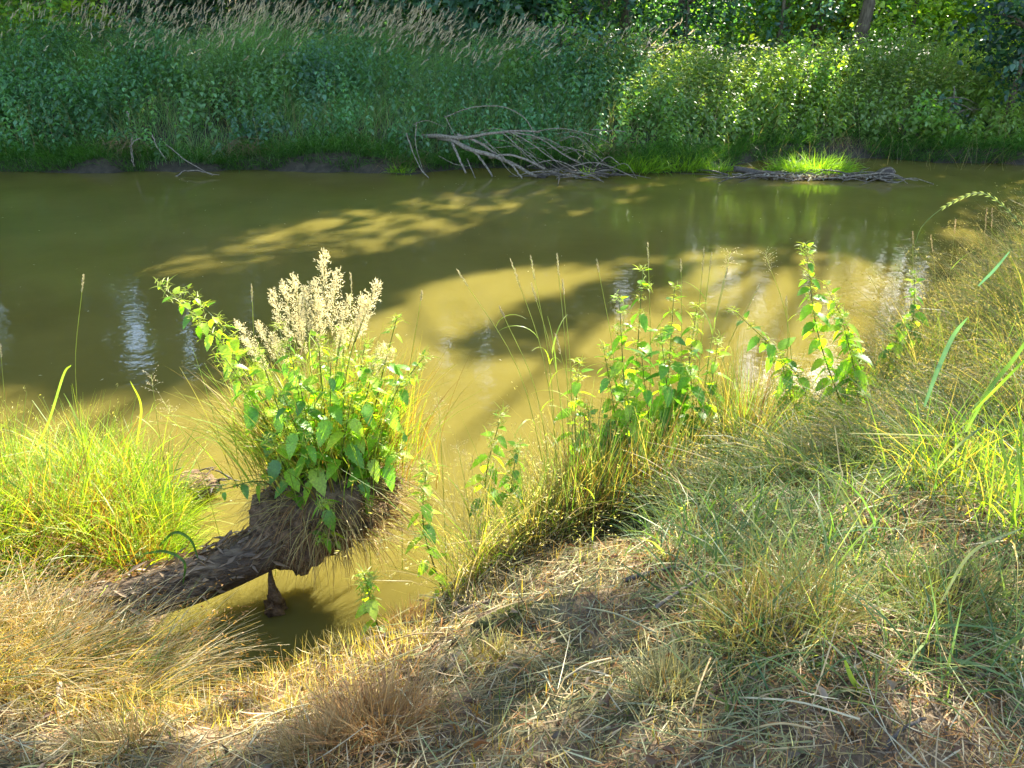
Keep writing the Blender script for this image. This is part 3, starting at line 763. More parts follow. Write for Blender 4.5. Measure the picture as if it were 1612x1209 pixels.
A = Acc(); t = np.linspace(0, 2 * PI, 17)
tube(A, np.stack([bc[0] + .12 * np.cos(t), np.full(17, bc[1] - .1), .08 + .11 * np.sin(t)], -1)[1:9], .012, 6)
link('rim', A.mesh('rim', M_DEAD, True, origin=(bc[0], bc[1], 0)), st)
# bare snags at the left of the far bank
for lab, pl in [
    ('bare pale snag arching over the mud, leftmost of the thin snags on the far bank', [(208, 215, 12.7), (206, 235, 12.6), (210, 262, 12.4)]),
    ('thin bare snag curving up beside the leftmost one on the far bank', [(222, 218, 12.7), (208, 228, 12.6), (212, 262, 12.4)]),
    ('crooked pale snag slanting down to the water at the left of the far bank', [(240, 212, 12.7), (248, 232, 12.6), (262, 250, 12.5)]),
    ('long bare twig slanting into the river at the left of the far bank', [(262, 228, 12.7), (290, 250, 12.4), (335, 276, 12.1)]),
    ('low bare twig lying over the river edge under the long slanting twig', [(275, 278, 12.2), (300, 268, 12.2), (345, 275, 12.1)]),
    ('short pale twig standing in the grass near the left end of the far bank', [(53, 225, 12.8), (56, 240, 12.7)]),
    ('thin pale stick poking from the nettles above the leftmost snags', [(200, 175, 12.9), (204, 190, 12.8)]),
    ('pale broken twig across the nettles right of the dead branch', [(930, 204, 12.6), (985, 207, 12.5)])]:
    P = [A_(*p) for p in pl]
    if len(P) == 2: P = [P[0], (np.array(P[0]) + P[1]) / 2 + [0, 0, .01], P[1]]
    b_ = P[-1]
    A = Acc(); pp = curve_pts(P, 12); pp[1:-1] += R.normal(0, .008, (10, 3)); tube(A, pp, np.linspace(.009, .006, 12), 5)
    o = link('snag', A.mesh('snag', M_DEAD, True, origin=b_), loc=b_); tag(o, lab, 'snag')
# hanging dry root curtains
for i, (u, v, Y, lab) in enumerate([(190, 225, 12.75, 'curtain of dry brown roots hanging from the bank near the leftmost snags'), (375, 228, 12.8, 'curtain of dry brown roots under the nettles at the left middle of the far bank'),
                      (635, 250, 12.6, 'narrow hanging root bunch at the waterline left of the dead branch'), (965, 232, 12.8, 'fan of dry roots under the overhang right of the dead branch'), (1320, 225, 14.0, 'fan of grey dry stems under the grass behind the driftwood raft'),
                      (1590, 250, 13.3, 'dark exposed root mound at the water edge of the right bend')]):
    p = at(u, v, Y); n = 120
    A = Acc(); P = p + R.normal(0, 1, (n, 3)) * [.22, .08, .06]
    ribbons(A, P, R.normal(-PI / 2, .9, n), R.uniform(.15, .42, n), .007, R.uniform(1.2, 1.9, n), R.uniform(.5, 1.1, n), 4, rgb('94795a') * .6, rgb('a58b68') * .6)
    o = link('hanging_roots', A.mesh('hanging_roots', M_STRAW, origin=p), loc=p); tag(o, lab, 'roots')

# ------------------------------------------------------------------ near: log, hummock
ROOT = [(-2.75, 2.15, .16), (-2.2, 2.3, .2), (-1.75, 2.44, .2), (-1.35, 2.60, .235), (-1.05, 2.75, .31), (-.8, 2.88, .40), (-.55, 3.02, .47)]
A = Acc(); n = 60; p = curve_pts(ROOT, n)
sides = 28
rad = np.interp(np.linspace(0, 1, n), [0, .35, .55, .75, .9, 1], [.085, .095, .10, .115, .12, .06])
T = norm(np.gradient(p, axis=0)); V = []
ang = np.linspace(0, 2 * PI, sides, endpoint=False)
for i in range(n):
    U = norm(np.cross(T[i], [0, 0, 1])); W = np.cross(U, T[i])
    rid = 1 + .09 * np.sin(ang * 5 + i * .05) + .10 * (vnoise(ang * 3, np.full(sides, i * .10), .5, 41) - .5) * 2 + .12 * (vnoise(ang * 5, np.full(sides, i * .05), .35, 42) - .5) * 2
    V.append(p[i] + U * (np.cos(ang) * rad[i] * rid)[:, None] + W * (np.sin(ang) * rad[i] * rid * .95)[:, None])
V = np.concatenate(V + [p[:1], p[-1:]])
q = [(i * sides + k, i * sides + (k + 1) % sides, (i + 1) * sides + (k + 1) % sides, (i + 1) * sides + k) for i in range(n - 1) for k in range(sides)]
t = [(n * sides, (k + 1) % sides, k) for k in range(sides)] + [(n * sides + 1, (n - 1) * sides + k, (n - 1) * sides + (k + 1) % sides) for k in range(sides)]
A.add(V, (.3, .25, .2), q=q, t=t)
lg = empty('fallen_log', (-1.75, 2.44, 0), 'thick weathered log running from the near bank out over the water under the nettle hummock', 'log')
link('trunk', A.mesh('trunk', M_LOG, True, origin=(-1.75, 2.44, 0)), lg)
# loose bark pieces
A = Acc(); n = 700
i = R.integers(12, 44, n); a = R.uniform(.2, PI - .2, n)
U = norm(np.cross(T[i], [0, 0, 1])); W = np.cross(U, T[i])
P = p[i] + (U * np.cos(a)[:, None] + W * np.sin(a)[:, None]) * (rad[i] * 1.06)[:, None] + R.normal(0, .015, (n, 3))
cards(A, P, norm(T[i] + R.normal(0, .5, (n, 3))), U * np.cos(a)[:, None] + W * np.sin(a)[:, None] + R.normal(0, .4, (n, 3)), R.uniform(.03, .11, n), R.uniform(.006, .022, n), LF4, tt=LF4T, col=rgb('b39a7c') * R.uniform(.3, .8, (n, 1)))
o = link('bark_flakes', A.mesh('bark_flakes', M_STRAW, origin=(-1.75, 2.44, 0)), lg); o['kind'] = 'stuff'
# hummock of soil and roots
HC = np.array([-.83, 2.88, .47])
def blob(ctr, rr, nu=36, nv=24, amp=.22, seed=50, sc=.25):
    V = []
    for j in range(nv + 1):
        ph = PI * j / nv
        for k in range(nu):
            t_ = 2 * PI * k / nu
            V.append((math.sin(ph) * math.cos(t_), math.sin(ph) * math.sin(t_), math.cos(ph)))
    V = np.array(V)
    f = 1 + amp * ((vnoise(V[:, 0] + V[:, 2] * .7, V[:, 1] - V[:, 2] * .5, sc, seed) - .5) * 2) + amp * .5 * ((vnoise(V[:, 0] * 1.7 - V[:, 2], V[:, 1] * 1.5 + V[:, 2], sc * .4, seed + 1) - .5) * 2)
    V = V * f[:, None] * rr + ctr
    q = [(j * nu + k, (j + 1) * nu + k, (j + 1) * nu + (k + 1) % nu, j * nu + (k + 1) % nu) for j in range(nv) for k in range(nu)]
    return V, q
A = Acc(); V, q = blob(HC, np.array([.29, .23, .20]), amp=.3); A.add(V, (1, 1, 1), q=q)
V, q = blob(HC + [-.15, -.10, -.13], np.array([.21, .15, .19]), seed=53); A.add(V, (1, 1, 1), q=q)
hm = empty('sod_hummock', (HC[0], HC[1], .2), 'overhanging clod of soil and roots on the log, carrying the big nettle clump', 'hummock')
ho = np.array([HC[0], HC[1], .2])
link('soil', A.mesh('soil', M_ROOT, True, origin=ho), hm)
A = Acc()
n = 1800
d = unit(n); d[:, 2] = np.where(d[:, 2] > .6, -d[:, 2], d[:, 2]); P = HC + d * np.array([.27, .21, .2]) * 1.0
az = np.arctan2(d[:, 1], d[:, 0]) + R.normal(0, .5, n)
c = np.where(R.random((n, 1)) < .45, rgb('a07848')[None], rgb('c4ae68')[None]) * .7 * R.uniform(.5, 1.2, (n, 1))
ribbons(A, P, az, R.uniform(.08, .32, n), R.uniform(.002, .005, n), R.uniform(.9, 1.7, n), R.uniform(.8, 1.6, n), 5, c)
o = link('hanging_root', A.mesh('hanging_root', M_STRAW, origin=ho), hm); o['kind'] = 'stuff'
# green and dry grass growing on the hummock
A = Acc(); n = 1900
P = HC + np.stack([R.normal(0, .16, n), R.normal(.07, .10, n), np.full(n, .12)], -1)
az = np.arctan2(P[:, 1] - HC[1], P[:, 0] - HC[0]) + R.normal(0, .7, n)
k = R.random((n, 1))
c = np.where(k < .5, rgb('9cb845')[None] * .7, np.where(k < .8, rgb('c7b75e')[None] * .7, rgb('b38a4c')[None] * .6)) * R.uniform(.7, 1.2, (n, 1))
ribbons(A, P, az, R.uniform(.2, .6, n), R.uniform(.003, .009, n), R.uniform(.02, .35, n), R.uniform(.1, 1.2, n), 5, c * .8, c)
o = link('grass', A.mesh('grass', M_GRASS, origin=ho), hm); o['kind'] = 'stuff'
# soil plug dipping into the water
A = Acc(); V, q = blob(np.array([-1.08, 2.63, .02]), np.array([.045, .04, .07]), 16, 12, .3, 60); A.add(V, (1, 1, 1), q=q)
tube(A, curve_pts([(-1.07, 2.64, .3), (-1.08, 2.63, .16), (-1.07, 2.63, .05)], 6), [.014, .007, .012, .02, .03, .03], 8, jit=.15)
o = link('root_clod', A.mesh('root_clod', M_ROOT, True, origin=(-1.08, 2.63, 0)), loc=(-1.08, 2.63, 0)); tag(o, 'small dark root clod dangling into the water under the hummock', 'root clod')
# driftwood lump behind the left clump
A = Acc(); c0 = at(300, 765, 3.55); c0[2] = .04
V, q = blob(c0 + [0, 0, .02], np.array([.16, .1, .06]), 20, 12, .3, 63); A.add(V, (1, 1, 1), q=q)
dl = empty('debris_heap', c0, 'small heap of dark twigs and mud in the water behind the left grass clump', 'debris')
link('mud', A.mesh('mud', M_ROOT, True, origin=c0), dl)
for i in range(26):
    x_, y_ = c0[0] + R.normal(0, .09), c0[1] + R.normal(0, .05); a_ = R.uniform(0, PI); l_ = R.uniform(.05, .14)
    branching([(x_ - l_ * math.cos(a_), y_ - l_ * math.sin(a_) * .6, .06 + R.uniform(0, .05)), (x_, y_, .10), (x_ + l_ * math.cos(a_), y_ + l_ * math.sin(a_) * .6, .05 + R.uniform(0, .06))], .007, .003, 5, 5, M_WET, dl, 'twig', origin=c0)
A = Acc(); tube(A, curve_pts([at(272, 805, 3.35), at(290, 788, 3.42), at(312, 768, 3.5)], 8), [.02, .03, .034, .036, .036, .034, .03, .024], 10, jit=.12)
o = link('log_stub', A.mesh('log_stub', M_DEAD, True, origin=c0)); o.location = c0; tag(o, 'pale bleached log stub leaning against the dark debris heap', 'log')

# ------------------------------------------------------------------ near nettles
def tinted_leaf(col, wide, nt):
    V, T_ = serrated(nt, wide); A = Acc(); A.add(V, col, t=T_)
    v = V; 
    return A.mesh('leaf', M_NET, False)
LEAFC = [rgb('75a838') * .72, rgb('97c03a') * .78, rgb('629040') * .68, rgb('a9c040') * .78]
LEAVES = [[tinted_leaf(c, w, nt) for w, nt in ((.28, 6), (.245, 7))] for c in LEAFC]
def make_tassel():
    A = Acc(); n = 26
    P = R.normal(0, .012, (n, 3)) * [1, 1, .8]; az = R.uniform(0, 2 * PI, n)
    ribbons(A, P, az, R.uniform(.02, .055, n), .005, R.uniform(.6, 1.5, n), R.uniform(.3, 1.3, n), 3, rgb('b3bf55') * .65)
    return A.mesh('tassel', M_GRASS)
TASS = [make_tassel() for _ in range(3)]
def place(obj, pos, axis, nrm, sc):
    a = Vector(axis).normalized(); n_ = Vector(nrm); b = n_.cross(a).normalized(); n2 = a.cross(b)
    m = Matrix((a, b, n2)).transposed().to_4x4()
    obj.matrix_local = Matrix.Translation(Vector(pos)) @ m @ Matrix.Diagonal((sc, sc, sc, 1))
def nettle(base, tip, label, nn=8, lsize=.085, colw=(4, 3, 2, 1), start=.25, bulge=.0, tassel=True, group=None, name='nettle', stemcol='7d8a45', side=(0, 0)):
    base = np.asarray(base, float); tip = np.asarray(tip, float)
    root = empty(name, base, label, 'nettle', group)
    mid = (base + tip) / 2 + np.array([side[0], side[1], bulge])
    p = curve_pts([base - [0, 0, .02], mid, tip], 14)
    A = Acc(); tube(A, p, np.linspace(.0042, .0016, 14), 5, rgb(stemcol) * .55)
    link('stem', A.mesh('stem', M_GRASS, True, origin=base), root)
    T_ = norm(np.gradient(p, axis=0)); ph = R.uniform(0, PI)
    for j in range(nn):
        s = start + (1 - start) * (j / (nn - 1)) ** .9
        f = s * 13; i = min(int(f), 12); q_ = p[i] * (1 - (f - i)) + p[i + 1] * (f - i)
        t_ = T_[i]; u_ = norm(np.cross(t_, [0.3, .2, 1.0])); w_ = np.cross(t_, u_)
        sz = lsize * (1.1 - .75 * max(0, (s - .55) / .45) ** 1.5) * (.75 + .25 * min(1, j / 2))
        for k in (0, 1):
            if R.random() < .07: continue
            a = ph + j * PI / 2 + k * PI + R.normal(0, .2)
            d_ = u_ * math.cos(a) + w_ * math.sin(a)
            ax = norm(d_ + np.array([0, 0, -R.uniform(.15, 1.3) * (1.0 if s < .93 else -.3)]) + t_ * .2)
            nr = norm(np.array([0, 0, 1.0]) + d_ * .5 + R.normal(0, .25, 3))
            ci = R.choice(4, p=np.array(colw) / sum(colw))
            me = LEAVES[ci][R.integers(2)]
            o = bpy.data.objects.new('leaf', me); COL.objects.link(o); o.parent = root
            place(o, q_ - base + d_ * .012, ax, nr, sz * R.uniform(.8, 1.2))
        if tassel and s > .35:
            o = bpy.data.objects.new('tassel', TASS[R.integers(3)]); COL.objects.link(o); o.parent = root
            o.location = q_ - base + R.normal(0, .008, 3); o.rotation_euler = (R.uniform(-.4, .4), R.uniform(-.4, .4), R.uniform(0, 6)); s_ = R.uniform(.7, 1.2); o.scale = (s_,) * 3
    return root
YL = (1, 3, 1, 4); GR = (5, 2, 4, 1); BR = (3, 4, 1, 3)
def hb(dx, dy, dz=.14): return HC + np.array([dx * .62, dy, dz])
hum = [
    (hb(-.10, -.02), at(455, 540, 2.8), 'leafy nettle just left of the hummock centre reaching into the plumes', 9, .098, BR, 0),
    (hb(.02, -.02), at(500, 530, 2.8), 'upright nettle in the very centre of the hummock beneath the tallest plume', 9, .098, YL, 0),
    (hb(.12, -.02), at(575, 540, 2.82), 'leafy nettle right of the hummock centre with pale backlit leaves', 9, .098, YL, 0),
    (hb(.22, -.04), at(632, 600, 2.8), 'nettle on the right flank of the hummock below the far right shoot', 7, .098, YL, 0),
    (hb(-.22, .0), at(372, 600, 2.8), 'yellowish nettle on the left flank of the hummock', 7, .11, YL, 0),
    (hb(-.02, -.14), at(445, 620, 2.66), 'short bushy nettle at the front of the hummock, left of its middle', 7, .102, GR, 0),
    (hb(.1, -.14), at(555, 620, 2.66), 'short bushy nettle at the front of the hummock, right of its middle', 7, .102, BR, 0),
    (hb(.25, -.06, .0), at(640, 700, 2.72), 'hanging lime nettle at the right edge of the hummock', 5, .11, YL, .03),
    (hb(-.16, .04), at(256, 450, 2.95), 'leftmost long nettle shoot of the hummock, arching far left with a tasselled tip', 12, .08, YL, .1),
    (hb(-.12, .08), at(292, 456, 3.05), 'tasselled nettle shoot just right of the leftmost long one, slightly shorter', 11, .08, YL, .1),
    (hb(.20, .02), at(668, 560, 2.95), 'nettle shoot of the hummock leaning far right with a feathery tip over the water', 10, .085, GR, .04),
    (hb(-.26, 0), at(352, 560, 2.8), 'nettle at the left flank of the hummock under the long arching shoots', 8, .095, BR, .03),
    (hb(-.05, -.10), at(470, 590, 2.72), 'nettle standing at the front centre of the hummock', 8, .10, GR, 0),
    (hb(.06, -.12), at(520, 570, 2.7), 'nettle at the front of the hummock with large drooping dark leaves', 8, .098, GR, 0),
    (hb(.16, -.08), at(590, 570, 2.75), 'nettle at the front right of the hummock with backlit lime leaves', 8, .098, BR, 0),
    (hb(-.16, -.08), at(410, 560, 2.76), 'nettle at the front left of the hummock with broad green leaves', 8, .10, BR, 0),
    (hb(.10, .05), at(540, 520, 2.9), 'tall nettle in the middle of the hummock below the cream plumes', 9, .085, GR, 0),
    (hb(-.08, .08), at(440, 520, 2.95), 'nettle behind the centre of the hummock below the left plumes', 8, .08, BR, 0),
    (hb(.24, .05), at(625, 500, 2.95), 'slim nettle at the right of the plumes with a small pale tip', 8, .075, BR, .02),
    (hb(-.22, -.06, .05), at(352, 770, 2.62), 'low nettle sprig hanging at the lower left of the hummock', 4, .095, GR, .05),
    (hb(.06, -.2, .0), at(508, 790, 2.55), 'low bright nettle rosette at the foot of the hummock front', 4, .10, BR, .03),
    (hb(.10, -.2, -.1), at(500, 850, 2.55), 'small nettle sprig lowest on the hummock, above the hanging roots', 4, .07, BR, .03),
    (hb(-.02, -.14, .05), at(478, 680, 2.62), 'short nettle low on the hummock front between the taller ones', 6, .105, GR, 0),
    (hb(.2, -.1, .05), at(598, 690, 2.72), 'short nettle low on the right flank of the hummock', 6, .11, YL, 0),
    (hb(-.16, -.12, .05), at(425, 690, 2.66), 'short dark nettle low on the left flank of the hummock', 6, .10, GR, 0),
]
for b, t_, lab, nn, ls, cw, bu in hum:
    nettle(b, t_, lab, nn, ls, cw, .18, bu)
def gb(u, v, Y):
    p = at(u, v, Y); p[2] = float(near_z(p[0:1], p[1:2])[0]) - .01
    return p
mid = [
    ((1010, 720, 3.12), (975, 470, 3.3), 'nettle with paler leaves reaching up just left of the tall pair', 9, .09, YL),
    ((1050, 705, 3.2), (1040, 520, 3.25), 'bushy nettle filling the heart of the middle nettle group', 8, .105, GR),
    ((1000, 740, 3.05), (985, 610, 3.1), 'low bushy nettle at the front of the middle nettle group', 6, .10, BR),
    ((1085, 700, 3.3), (1130, 540, 3.4), 'nettle leaning right from the middle nettle group over the stems', 7, .085, BR),
    ((950, 760, 2.98), (925, 640, 3.05), 'low nettle at the far left foot of the middle nettle group', 6, .085, GR),
    ((1285, 665, 3.5), (1228, 560, 3.6), 'lower nettle under the one bending over the glittering water', 6, .085, BR),
    ((1370, 655, 3.7), (1300, 450, 3.85), 'slim nettle leaning against the lone tall one', 9, .075, YL),
    ((815, 810, 2.72), (815, 700, 2.8), 'tiny dark nettle beside the small one at the water edge', 5, .07, GR),
    ((1000, 700, 3.2), (1012, 425, 3.45), 'tall nettle with a drooping tip, highest of the middle near-bank group', 10, .09, BR),
    ((1030, 690, 3.3), (1062, 450, 3.5), 'tall nettle just right of the one with the drooping tip', 10, .085, GR),
    ((1065, 690, 3.3), (1098, 478, 3.5), 'leafy nettle at the right side of the middle nettle group', 9, .09, BR),
    ((985, 730, 3.1), (912, 570, 3.3), 'nettle leaning left from the middle nettle group', 8, .085, BR),
    ((980, 740, 3.05), (950, 545, 3.25), 'slim nettle between the left leaning one and the tall pair', 8, .085, GR),
    ((970, 760, 3.0), (955, 660, 3.05), 'low dark nettle at the foot of the middle nettle group', 6, .08, GR),
    ((1075, 700, 3.25), (1085, 560, 3.3), 'short broad-leaved nettle at the right foot of the middle nettle group', 6, .11, GR),
    ((1020, 710, 3.2), (1010, 560, 3.3), 'mid-height nettle in front of the tall pair', 7, .09, BR),
    ((800, 800, 2.75), (788, 655, 2.9), 'small nettle by itself at the water edge above the pale straw heap', 7, .075, BR),
    ((1300, 660, 3.6), (1158, 490, 3.7), 'nettle bending left over the glittering water with a dark tip', 8, .085, GR),
    ((1352, 660, 3.65), (1268, 388, 3.9), 'lone tall nettle with narrow leaves, topmost plant of the near bank', 13, .075, BR),
    ((1362, 665, 3.6), (1325, 500, 3.75), 'nettle beside the lone tall one with broader leaves', 7, .09, BR),
    ((700, 905, 2.42), (672, 730, 2.55), 'thin nettle sprig between the hummock and the pale straw heap', 5, .065, YL),
    ((600, 988, 2.16), (574, 905, 2.25), 'small bright herb on the bank edge beside the pocket of muddy water', 4, .06, YL),
    ((200, 900, 2.75), (225, 865, 2.8), 'small lime-green herb in front of the left grass clump', 4, .06, YL),
    ((1430, 520, 4.2), (1440, 430, 4.4), 'shaded nettle at the top left edge of the dry grass slope', 6, .07, GR),
    ((1400, 560, 4.0), (1425, 500, 4.1), 'low shaded nettle in the dry grass under the one at the slope edge', 5, .07, GR),
]
for b, t_, lab, nn, ls, cw in mid:
    nettle(gb(*b), at(*t_), lab, nn + 7, ls * 1.3, cw, .08, 0.02, side=(R.normal(0, .04), 0))

# ------------------------------------------------------------------ plumes on the hummock
def plume_mesh(L, seed, dens=1.0, wide=.05):
    A = Acc(); n = int(52 * dens)
    s = np.linspace(0.0, 1, n) ** .9
    rr = wide * np.sin(PI * np.clip(s * .88 + .1, 0, 1)) ** .8
    az = R.uniform(0, 2 * PI, n)
    base = np.stack([np.zeros(n), np.zeros(n), s * L], -1)
    Pp, Dd = ribbons(A, base, az, rr * R.uniform(.6, 1.2, n) + .012, .0012, R.uniform(.35, .8, n), R.uniform(0, .3, n), 3, rgb('cfc69a') * .8)
    for j in (1, 2, 3):
        for q in range(3):
            o_ = Pp[:, j] + R.normal(0, .004, (n, 3))
            cards(A, o_, norm(Dd[:, j] + R.normal(0, .5, (n, 3))), unit(n), R.uniform(.008, .015, n), .0034, LF4, tt=LF4T, col=rgb('efe6b8')[None] * R.uniform(.6, .95, (n, 1)))
    tube(A, np.array([[0, 0, -.02], [0, 0, L * .5], [0, 0, L]]), [.0015, .001, .0005], 4, rgb('b9b070') * .7)
    return A.mesh('plume', M_PLUME)
PL = [plume_mesh(.22, 1, 1, .034), plume_mesh(.27, 2, 1.15, .04), plume_mesh(.19, 3, .85, .028)]
def stalk(base, tip, label, name, cat, head=None, hs=1.0, group=None, bulge=.03, blades=1, col='a7ad55', r=.0022, hlen=.09, headcol='c8b98a', side=(0, 0), bl=(.15, .3)):
    base = np.asarray(base, float); tip = np.asarray(tip, float)
    root = empty(name, base, label, cat, group)
    m_ = (base * .45 + tip * .55) + np.array([side[0] - (tip[0] - base[0]) * .18, side[1], bulge + .05 * (tip[2] - base[2])])
    p = curve_pts([base - [0, 0, .02], m_, tip], 12)
    A = Acc(); tube(A, p, np.linspace(r, r * .45, 12), 4, rgb(col) * .7)
    link('stem', A.mesh('stem', M_GRASS, True, origin=base), root)
    T_ = norm(np.gradient(p, axis=0))
    for k in range(blades):
        i = R.integers(2, 9); A = Acc()
        ribbons(A, p[i][None], R.uniform(0, 2 * PI), R.uniform(*bl), R.uniform(.005, .009), R.uniform(.2, .6), R.uniform(.8, 2.0), 7, rgb('a9c24a') * .65, roll=R.uniform(-.5, .5))
        link('blade', A.mesh('blade', M_GRASS, origin=base), root)
    if head == 'plume':
        o = bpy.data.objects.new('plume', PL[R.integers(3)]); COL.objects.link(o); o.parent = root
        d_ = T_[-1]; zq = Vector(d_).to_track_quat('Z', 'X')
        o.matrix_local = Matrix.Translation(Vector(tip - base - d_ * .2 * hs)) @ zq.to_matrix().to_4x4() @ Matrix.Rotation(R.uniform(0, 6), 4, 'Z') @ Matrix.Diagonal((hs, hs, hs, 1))
    elif head == 'ear':
        A = Acc(); n = 46
        s = np.linspace(0, 1, n); d_ = T_[-1]
        c0_ = tip - d_ * hlen * .9 + d_ * (s * hlen)[:, None]
        w_ = .5 + .5 * np.sin(PI * np.clip(s, 0, 1))
        off = unit(n) * (.0022 * w_)[:, None]
        cards(A, c0_ + off, norm(d_ + off * 120 + R.normal(0, .15, (n, 3))), unit(n), R.uniform(.009, .015, n), .0038, LF4, tt=LF4T, col=rgb(headcol)[None] * R.uniform(.4, .7, (n, 1)))
        link('seed_head', A.mesh('seed_head', M_PLUME, origin=base), root)
    elif head == 'loose':
        A = Acc(); n = 26; d_ = T_[-1]
        s = R.random(n); b0 = tip - d_ * (s * hlen * 1.6)[:, None]
        Pp, Dd = ribbons(A, b0, R.uniform(0, 2 * PI, n), R.uniform(.02, .06, n), .0012, R.uniform(.4, 1.1, n), R.uniform(.2, 1.0, n), 3, rgb(headcol) * .6)
        for j in (2, 3):
            cards(A, Pp[:, j], Dd[:, j], unit(n), R.uniform(.006, .011, n), .0035, LF4, tt=LF4T, col=rgb(headcol) * .75)
        link('seed_head', A.mesh('seed_head', M_PLUME, origin=base), root)
    return root
plumes = [(510, 430, 1.05), (494, 455, 1.0), (478, 452, .95), (466, 462, .9), (452, 474, .9), (436, 484, .85), (528, 456, .95), (548, 476, .9), (590, 455, 1.05), (581, 472, .9), (565, 490, .85),
          (410, 515, .75), (430, 525, .75), (602, 548, .7), (385, 525, .7), (395, 548, .65), (615, 555, .65), (503, 500, .85), (470, 500, .8), (540, 515, .8)]
for i, (u, v, hs) in enumerate(plumes):
    tp = at(u, v, 2.85 + R.normal(0, .07))
    special = {(510, 430): 'tallest feathery cream plume, standing at the top centre of the hummock', (590, 455): 'tall cream plume standing apart at the right end of the plume cluster', (385, 525): 'small pale plume at the far left of the plume cluster on the hummock', (615, 555): 'small plume lowest on the right of the plume cluster'}.get((u, v))
    stalk(hb((u - 500) / 341 * .45, R.normal(0, .05)), tp, special or 'feathery cream grass plume in the dense cluster crowning the hummock', 'plume_grass', 'grass plume', 'plume', hs * 1.05, 'cream plumes crowning the hummock', blades=1, bulge=.0)

# ------------------------------------------------------------------ single grass stalks
ST = [  # base u,v,Y ; tip u,v,Y ; head ; hlen ; label
    ((125, 760, 2.95), (131, 437, 3.05), 'ear', .075, 'tall single grass stalk with a pale ear rising above the left grass clump'),
    ((392, 700, 2.85), (396, 452, 3.0), 'ear', .07, 'thin ear-bearing stalk at the left edge of the hummock plumes'),
    ((555, 640, 2.9), (552, 435, 3.0), 'ear', .08, 'dark slim ear sticking up between the plumes and the right hand plume'),
    ((610, 680, 2.9), (664, 462, 3.0), 'ear', .04, 'thin stalk with a small ear leaning right of the hummock plumes'),
    ((880, 800, 2.85), (722, 428, 3.2), 'ear', .085, 'grass stalk leaning furthest left in the middle group, its ear over open water'),
    ((890, 800, 2.85), (806, 414, 3.2), 'ear', .13, 'tall stalk with a long pale ear, second from the left in the middle group'),
    ((885, 780, 2.9), (836, 408, 3.25), 'ear', .10, 'tall stalk with a thick ear right of the long pale one'),
    ((900, 780, 2.9), (877, 405, 3.25), 'ear', .09, 'straight tall stalk with an upright ear in the middle group'),
    ((880, 800, 2.8), (788, 486, 3.05), 'ear', .05, 'shorter stalk with a dark ear leaning left in the middle group'),
    ((900, 790, 2.85), (838, 450, 3.1), 'ear', .08, 'stalk with a speckled ear below the two highest of the middle group'),
    ((905, 780, 2.9), (886, 445, 3.1), 'ear', .06, 'upright stalk with a double ear just below the straightest one'),
    ((915, 790, 2.85), (876, 530, 3.0), 'ear', .09, 'mid-height stalk with a heavy greyish ear in front of the nettles'),
    ((985, 720, 3.1), (940, 412, 3.4), 'ear', .06, 'faint thin stalk with a green ear left of the drooping nettle tip'),
    ((1030, 700, 3.2), (1020, 388, 3.6), 'ear', .12, 'stalk with a white ear standing behind the drooping nettle tip'),
    ((1075, 700, 3.2), (1072, 412, 3.6), 'ear', .06, 'slim stalk with a short ear above the tall nettle pair'),
    ((1090, 700, 3.2), (1108, 396, 3.6), 'ear', .11, 'stalk with a thick pale ear right of the tall nettle pair'),
    ((1095, 700, 3.2), (1120, 402, 3.6), 'ear', .09, 'stalk with a slightly bent ear touching the thick pale one'),
    ((1100, 690, 3.3), (1145, 425, 3.6), 'ear', .05, 'arching stalk with a grey ear right of the middle stalks'),
    ((1105, 690, 3.3), (1195, 450, 3.7), 'ear', .05, 'low arching stalk with a small pale ear over the bright water'),
    ((1240, 660, 3.6), (1238, 470, 3.8), 'ear', .05, 'slim stalk between the bending nettle and the lone tall nettle'),
    ((1260, 660, 3.6), (1205, 400, 3.9), 'loose', .07, 'faint loose-headed stalk above the glittering water'),
    ((1450, 480, 4.6), (1437, 368, 4.8), 'ear', .08, 'beige stalk leftmost on the crest of the dry grass slope'),
    ((1490, 470, 4.6), (1466, 374, 4.8), 'ear', .11, 'reddish-beige bent ear second from the left on the slope crest'),
    ((1505, 460, 4.6), (1504, 350, 4.8), 'ear', .09, 'faint upright ear on the slope crest left of the bottlebrush one'),
    ((1550, 450, 4.5), (1553, 335, 4.6), 'ear', .14, 'brown narrow ear standing tall on the slope crest'),
    ((1565, 450, 4.5), (1562, 332, 4.6), 'ear', .12, 'grey-green branched ear on the slope crest'),
    ((1530, 460, 4.4), (1575, 440, 4.4), 'loose', .12, 'low loose panicle nodding right on the slope crest'),
    ((30, 800, 2.8), (0, 545, 2.95), 'ear', .06, 'thin green stalk cut by the left edge above the grass clump'),
    ((250, 720, 3.3), (238, 590, 3.4), 'loose', .06, 'loose-headed stalk with arching tip right of the left grass clump'),
    ((330, 760, 3.0), (255, 628, 3.2), 'loose', .07, 'thin feathery stalk between the left grass clump and the hummock'),
    ((745, 830, 2.7), (720, 700, 2.85), 'loose', .08, 'thin pale panicle over the water left of the middle grass stems'),
    ((700, 860, 2.6), (690, 625, 2.85), 'loose', .08, 'faint dry panicle just right of the hummock'),
    ((930, 900, 2.35), (936, 770, 2.4), None, .05, 'single white dead stem standing upright before the middle grass'),
    ((1100, 720, 3.1), (1150, 395, 3.5), 'loose', .06, 'high thin panicle leaning right above the tall nettle pair'),
]
for b, t_, hd, hl, lab in ST:
    stalk(gb(*b), at(*t_), lab, 'grass_stalk', 'grass stalk', hd, hlen=hl, blades=2 if b[0] > 800 and b[0] < 1300 else 1, col='a9a45c' if b[0] > 1400 else 'a2a850', headcol='c9b28c' if b[0] > 1400 else 'cfc6a0')
